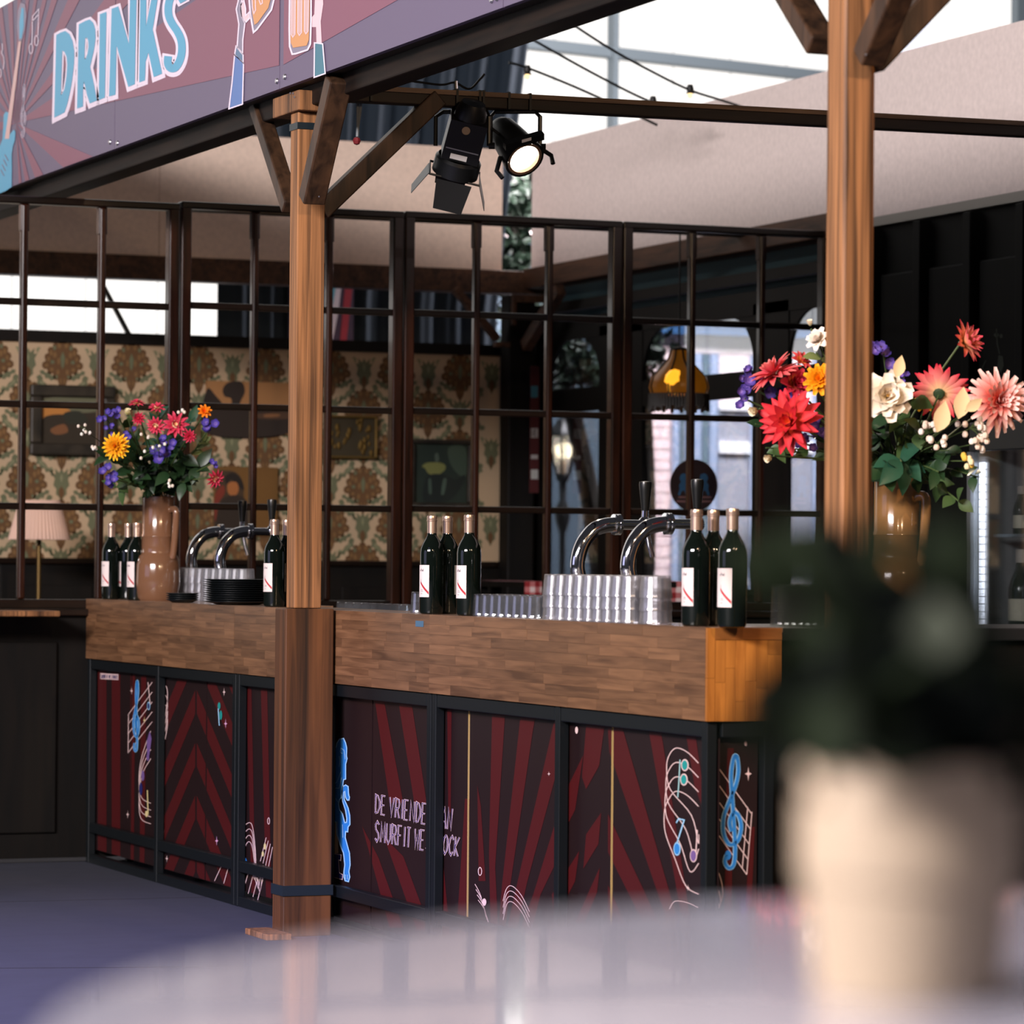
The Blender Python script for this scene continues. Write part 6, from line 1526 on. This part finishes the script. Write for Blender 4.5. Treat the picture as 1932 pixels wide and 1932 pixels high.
# checked tablecloth on a small table behind the lattice, bench
CK1 = M('check_red', (140, 30, 36), 0.8); CK2 = M('check_white', (222, 204, 204), 0.8); CK3 = M('check_rose', (186, 110, 112), 0.8)
def check_table(pxa, pxb, ytop, ybot, yy, lab):
    a = on_y(yy, pxa, ytop); b = on_y(yy, pxb, ybot); zt = a.z; d = 0.7
    t = empty('checked_table', ((a.x + b.x) / 2, yy + d / 2, 0), lab, 'table', 'checked tables in the back room')
    MB().box((a.x, yy + 0.004, zt - 0.03), (b.x, yy + d, zt - 0.003)).build('tabletop', W_DARK, t)
    for xx in (a.x + 0.04, b.x - 0.04):
        for y_ in (yy + 0.05, yy + d - 0.05): MB().box((xx - 0.02, y_ - 0.02, 0), (xx + 0.02, y_ + 0.02, zt - 0.031)).build('leg', W_DARK, t)
    mb = MB(); c = 0.026; nx = int((b.x - a.x) / c); nz = int((zt - b.z) / c); ny_ = int(d / c)
    for i in range(nx):
        for j in range(nz):
            mb.mat((CK1, CK3, CK2)[(i % 2) + (j % 2)])
            x = a.x + i * c; z = zt - (j + 1) * c; yo = yy - 0.006 * math.sin(i * 0.9)
            mb.add([(x, yo, z), (x + c, yy - 0.006 * math.sin((i + 1) * 0.9), z), (x + c, yy - 0.006 * math.sin((i + 1) * 0.9), z + c), (x, yo, z + c)], [(0, 1, 2, 3)])
        for j in range(ny_):
            mb.mat((CK1, CK3, CK2)[(i % 2) + (j % 2)]); x = a.x + i * c; y = yy + j * c
            mb.add([(x, y, zt), (x + c, y, zt), (x + c, y + c, zt), (x, y + c, zt)], [(0, 1, 2, 3)])
    mb.build('checked_cloth', None, t)
check_table(1150, 1300, 1096, 1145, 15.2, 'small table with a red and white checked cloth behind the near beer taps')
check_table(990, 1045, 1097, 1140, 16.2, 'red checked table far back, left behind the tumblers')

# ================================================================== OUTSIDE: lantern, tree
la = at_d(1062, 850, 21.8); k_ = 21.8 / FPX
t = empty('street_lantern', (la.x, la.y, 0), 'lit black street lantern on a post outside the window', 'lantern')
LB = M('lantern_black', (16, 18, 20), 0.45)
prof = [(0.0, 75), (5, 74), (7, 66), (3, 62), (12, 58), (16, 50), (30, 34), (33, 28), (30, 26), (0.0, 27)]
MB().lathe([(r * k_, z * k_) for r, z in prof], 6, la).build('roof', LB, t)
MB().lathe([(0.0, -58 * k_), (12 * k_, -58 * k_), (15 * k_, -48 * k_), (14 * k_, -44 * k_), (0.0, -44 * k_)], 6, la).build('lower_ring', LB, t)
for k in range(6):
    a = 2 * math.pi * k / 6
    MB().tube([tuple(la + Vector((29 * k_ * math.cos(a), 29 * k_ * math.sin(a), 28 * k_))), tuple(la + Vector((14 * k_ * math.cos(a), 14 * k_ * math.sin(a), -46 * k_)))], 2.2 * k_, 6).build('glazing_bar', LB, t)
    a2 = 2 * math.pi * (k + 1) / 6
    mb = MB(); mb.add([tuple(la + Vector((r_ * k_ * math.cos(aa_), r_ * k_ * math.sin(aa_), z_ * k_))) for r_, aa_, z_ in ((28, a, 27), (28, a2, 27), (13.5, a2, -45), (13.5, a, -45))], [(0, 1, 2, 3)])
    mb.build('pane', thin_glass('lantern_glass', (0.85, 0.85, 0.9), 0.06, 0.1, 0.22), t)
MB().ball(la + Vector((0, 0, -2 * k_)), 8 * k_, 12, (1, 1, 2.0)).build('flame_bulb', emis('lantern_bulb', (255, 232, 190), 6.0), t, True)
MB().tube([tuple(la + Vector((0, 0, -16 * k_))), tuple(la + Vector((0, 0, -46 * k_)))], 7 * k_, 10).build('bulb_holder', M('lantern_brass', (150, 110, 60), 0.4, 0.7), t, True)
MB().lathe([(9 * k_, -la.z), (8 * k_, -la.z + 0.3), (5 * k_, -1.0), (6 * k_, -0.5), (14 * k_, -0.42), (16 * k_, -0.36), (6 * k_, -0.30), (8 * k_, -58 * k_)], 12, la).build('post', LB, t, True)
plt = bpy.data.lights.new('lantern_light', 'POINT'); plt.energy = 12; plt.color = (1, 0.8, 0.5); plt.shadow_soft_size = 0.05
plo = bpy.data.objects.new('lantern_light', plt); COL.objects.link(plo); plo.location = la - Vector((0, 0.0, 0))

def tree(base, clusters, lab, lmat, nleaf, L, seed):
    rn = random.Random(seed); t = empty('tree', tuple(base), lab, 'tree', 'trees outside the room')
    c0 = clusters[0][0]
    MB().tube(smooth_line([tuple(base), tuple((base + c0) / 2 + Vector((0.1, 0, 0))), tuple(c0)], 5), [0.09 - 0.005 * i for i in range(11)], 8).build('trunk', M('bark', (40, 34, 28), 0.9), t, True)
    mb = MB(); lm = leaf_mesh(L, L * 0.45)
    for c, r in clusters:
        MB().tube([tuple(c0 - Vector((0, 0, 0.2))), tuple(c)], [0.02, 0.006], 6).build('branch', M('bark', (40, 34, 28), 0.9), t, True)
        for k in range(nleaf):
            d = Vector((rn.gauss(0, 1), rn.gauss(0, 1), rn.gauss(0, 1))).normalized() * r * rn.random() ** 0.4; q = Vector((rn.gauss(0, 1), rn.gauss(0, 1), rn.gauss(0, 1) - 0.5)).normalized()
            m3 = frame_of(q, rn.uniform(0, 6)); b = len(mb.v)
            mb.v += [tuple(c + d + m3 @ Vector(v)) for v in lm.v]; mb.f += [[i + b for i in f_] for f_ in lm.f]; mb.m += [0] * len(lm.f)
    o = mb.build('foliage', lmat, t, True); o['kind'] = 'stuff'
M_TL = M('tree_leaf', (34, 52, 38), 0.5)
def C_(px, py, d, r): return (at_d(px, py, d), r)
b0 = at_d(975, 800, 21.5); b0.z = 0
tree(b0, [C_(975, 420, 21.5, 0.30), C_(962, 400, 21.4, 0.24), C_(985, 500, 21.6, 0.30), C_(965, 510, 21.5, 0.24), C_(990, 380, 21.6, 0.14), C_(960, 475, 21.5, 0.2), C_(995, 560, 21.5, 0.35)], 'leafy tree seen in the gap between the two fascia boards', M_TL, 120, 0.085, 3)
b1_ = at_d(1158, 800, 20.9); b1_.z = 0
tree(b1_, [C_(1050, 640, 20.9, 0.34), C_(1085, 650, 20.9, 0.30), C_(1040, 690, 20.8, 0.20), C_(1105, 690, 21.0, 0.16)], 'dark leafy tree behind the left arched window', M_TL, 260, 0.07, 4)
b2_ = at_d(1166, 800, 20.6); b2_.z = 0
tree(b2_, [C_(1210, 660, 20.6, 0.13), C_(1222, 690, 20.6, 0.12), C_(1212, 715, 20.6, 0.14), C_(1228, 655, 20.6, 0.10), C_(1240, 640, 20.6, 0.12)], 'small tree whose leaves show at the left of the middle arched window', M_TL, 34, 0.08, 5)

# ================================================================== FRIDGE AT THE RIGHT
XF = 6.78
yL = on_x(XF, 1840, 1000).y; yR = yL - 0.66; zT = on_x(XF, 1850, 800).z; zG = on_x(XF, 1850, 852).z
t = empty('display_fridge', (7.0, (yL + yR) / 2, 0), 'glass door display fridge full of bottles at the right edge', 'fridge')
FB = M('fridge_black', (18, 20, 20), 0.4); FI = M('fridge_liner', (150, 152, 156), 0.6)
MB().box((7.26, yR, 0.05), (7.29, yL, zT)).build('back_panel', FI, t)
for (a, b) in ((yL - 0.025, yL), (yR, yR + 0.025)):
    MB().box((XF, a, 0.05), (7.259, b, zT)).build('side_wall', FI if a > yR + 0.1 else FB, t)
MB().box((XF - 0.03, yR, zG), (7.259, yL, zT + 0.005)).build('header', FB, t, bevel=0.004)
MB().box((XF, yR + 0.026, 0.02), (7.259, yL - 0.026, 0.18)).build('plinth', FB, t)
dr = MB().box((XF - 0.035, yL - 0.022, 0.19), (XF - 0.002, yL + 0.004, zG - 0.001)).build('door_frame', M('door_frame_steel', (120, 124, 128), 0.3, 0.7), t)
MB().box((XF - 0.035, yR - 0.004, 0.19), (XF - 0.002, yR + 0.022, zG - 0.001)).build('door_frame', M('door_frame_steel', (120, 124, 128), 0.3, 0.7), t)
MB().box((XF - 0.02, yR + 0.023, 0.19), (XF - 0.016, yL - 0.023, zG - 0.001)).build('door_glass', thin_glass('fridge_glass', (0.9, 0.93, 0.93), 0.03, 0.03), t)
zl0 = on_x(XF + 0.01, 1850, 1182).z; zl1 = on_x(XF + 0.01, 1850, 872).z
LED = emis('led_strip', (236, 238, 255), 9.0)
strip = MB().box((XF + 0.001, yL - 0.075, zl0 - 0.02), (XF + 0.012, yL - 0.0255, zl1 + 0.02)).build('led_channel', M('led_channel', (200, 202, 210), 0.4), t)
nled = 22
for k in range(nled):
    z = zl0 + (zl1 - zl0) * (k + 0.5) / nled
    MB().box((XF - 0.002, yL - 0.070, z - (zl1 - zl0) / nled * 0.44), (XF + 0.0008, yL - 0.030, z + (zl1 - zl0) / nled * 0.44)).build('led_diode', LED, strip)
shz = [on_x(XF + 0.1, 1890, 1008).z, on_x(XF + 0.1, 1890, 1008).z - 0.36]
for z in shz:
    MB().box((XF + 0.03, yR + 0.026, z - 0.012), (7.255, yL - 0.078, z)).build('shelf', M('shelf_wire', (140, 150, 156), 0.35, 0.6), t)
for k in range(12):
    z = shz[1] + 0.04 + k * 0.055
    MB().box((7.0, yL - 0.034, z), (7.22, yL - 0.0255, z + 0.02)).build('shelf_slot', M('slot_grey', (70, 76, 78), 0.6), t)
BG = M('beer_green', (34, 52, 40), 0.1); BLb = M('beer_label', (206, 196, 176), 0.5); BFo = M('beer_foil', (190, 178, 168), 0.4)
def beer(x, y, z, s_, lab, grp):
    o = MB().lathe([(0.0, 0.0), (0.028, 0.0), (0.03, 0.004), (0.03, 0.09), (0.026, 0.108), (0.0145, 0.135), (0.0125, 0.175), (0.0, 0.176)], 14).build('beer_bottle', BG, None, True)
    o.location = (x, y, z); tag(o, lab, 'bottle', grp); o.scale = (s_, s_, s_)
    for (z0, z1, r, m_) in ((0.022, 0.07, 0.0304, BLb), (0.145, 0.178, 0.0138, BFo)):
        local_parent(MB().lathe([(r, z0), (r, z1)], 14).build('label' if z0 < .1 else 'neck_foil', m_, None, True), o)
for r_ in range(3):
    for k in range(6):
        beer(XF + 0.12 + r_ * 0.075, yL - 0.13 - k * 0.075, shz[0] + 0.0005, 1.0, 'green beer bottle with a cream label on the upper fridge shelf', 'beer bottles on the upper fridge shelf')
for r_ in range(2):
    for k in range(5):
        beer(XF + 0.12 + r_ * 0.1, yL - 0.14 - k * 0.095, shz[1] + 0.0005, 1.7, 'large dark bottle on the lower fridge shelf', 'large bottles on the lower fridge shelf')

# carafe-like plant outline painted on the dark wall
p = Print(lambda x, y: on_x(XW - 0.0055, x, y), (-1, 0, 0), 0.0005)
MF = M('faded_flower_print', (60, 66, 52), 0.8)
p.poly([(1884, 670), (1892, 672), (1894, 690), (1888, 705), (1882, 690)], MF, 1).ribbon([(1886, 668), (1882, 650), (1880, 620)], 2.2, MF, 1).disc((1880, 632), 5, 4, MF, 1).disc((1889, 634), 3, 4, MF, 1)
p.ribbon([(1856, 715), (1853, 695), (1860, 680)], 2, MF, 1)
p.build('flower_print', [o for o in COL.objects if o.name == 'wall_side'][0])

# ================================================================== FOREGROUND, out of focus
u_ = Vector((R.x, R.y, 0)).normalized(); v_ = Vector((F.x, F.y, 0)).normalized()
TBL = EYE.z - 0.20
tc = Vector((EYE.x, EYE.y, 0)) + u_ * 0.445 + v_ * 1.585
RT = 0.649
tt = empty('standing_table', (tc.x, tc.y, 0), 'blurred round glossy pale table in the foreground carrying the cream pot', 'table')
M_TAB = M('glossy_laminate', (186, 184, 200), 0.10, 0, 0.6, coat=0.4)
MB().lathe([(0.0, -0.03), (RT - 0.006, -0.03), (RT, -0.024), (RT, -0.006), (RT - 0.006, 0.0), (0.0, 0.0)], 96, (tc.x, tc.y, TBL)).build('tabletop', M_TAB, tt, True)
MB().tube([(tc.x, tc.y, 0.02), (tc.x, tc.y, TBL - 0.031)], 0.04, 20).build('column', CHROME, tt, True)
MB().lathe([(0.0, 0.0), (0.30, 0.0), (0.30, 0.012), (0.06, 0.022), (0.04, 0.03)], 40, (tc.x, tc.y, 0)).build('foot', CHROME, tt, True)
DF = 1.66; s_ = DF / FPX
pc = at_d(1716, 1660, DF + 0.03); zr = at_d(1716, 1440, DF).z; rp_ = 214 * s_
pot = empty('flower_pot', (pc.x, pc.y, TBL), 'blurred cream flower pot at the lower right foreground', 'flower pot')
hb = zr - TBL
POT = M('cream_pot', (166, 148, 126), 0.6)
MB().lathe([(0.0, 0.0005), (rp_ * 0.84, 0.0005), (rp_ * 0.95, hb - 0.056), (rp_ * 0.95, hb - 0.055)], 40, (pc.x, pc.y, TBL)).build('body', POT, pot, True)
MB().lathe([(rp_ * 0.95, hb - 0.055), (rp_, hb - 0.054), (rp_, hb - 0.003), (rp_ * 0.98, hb), (rp_ * 0.90, hb), (rp_ * 0.88, hb - 0.02), (0.0, hb - 0.02)], 40, (pc.x, pc.y, TBL)).build('rim', POT, pot, True)
pln = empty('pot_plant', (pc.x, pc.y, zr - 0.02), 'blurred dark green leafy plant in the cream pot', 'plant')
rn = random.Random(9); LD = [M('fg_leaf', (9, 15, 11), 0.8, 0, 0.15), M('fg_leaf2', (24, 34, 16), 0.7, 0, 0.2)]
for k in range(17):
    px = rn.uniform(1500, 1940); py = rn.uniform(1040, 1330) + abs(px - 1700) * 0.25; tip = at_d(px, py, DF + rn.uniform(-.05, .05)); bs = Vector((pc.x, pc.y, zr - 0.02)) + u_ * rn.uniform(-.03, .03)
    line = [Vector(p) for p in smooth_line([tuple(bs), tuple((bs + tip) / 2 + u_ * rn.uniform(-.01, .01)), tuple(tip)], 4)]
    MB().tube([tuple(p) for p in line], 0.0013, 5).build('stem', LD[0], pln, True)
    for j in range(9):
        p = line[min(len(line) - 1, 1 + j)]
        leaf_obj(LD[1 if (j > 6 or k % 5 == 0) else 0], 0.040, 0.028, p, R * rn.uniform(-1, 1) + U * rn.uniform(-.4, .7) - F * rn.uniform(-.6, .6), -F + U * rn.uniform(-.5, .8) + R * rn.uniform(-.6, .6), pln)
for (px, py) in ((1620, 1050), (1680, 1030), (1560, 1100), (1740, 1060), (1800, 1040)):
    bs = at_d(px + 20, py + 150, DF)
    MB().tube([tuple(bs), tuple(at_d(px, py, DF))], 0.0012, 5).build('stem', LD[1], pln, True)
    leaf_obj(LD[1], 0.030, 0.013, at_d(px, py + 30, DF), U + R * rn.uniform(-.6, .6), -F + U * 0.3, pln)
leaf_obj(M('fg_leaf_highlight', (66, 72, 58), 0.6), 0.028, 0.026, at_d(1765, 1245, DF - 0.08), U, -F + U * 0.4, pln)  # paler leaf colour stands in for a highlight on the foliage
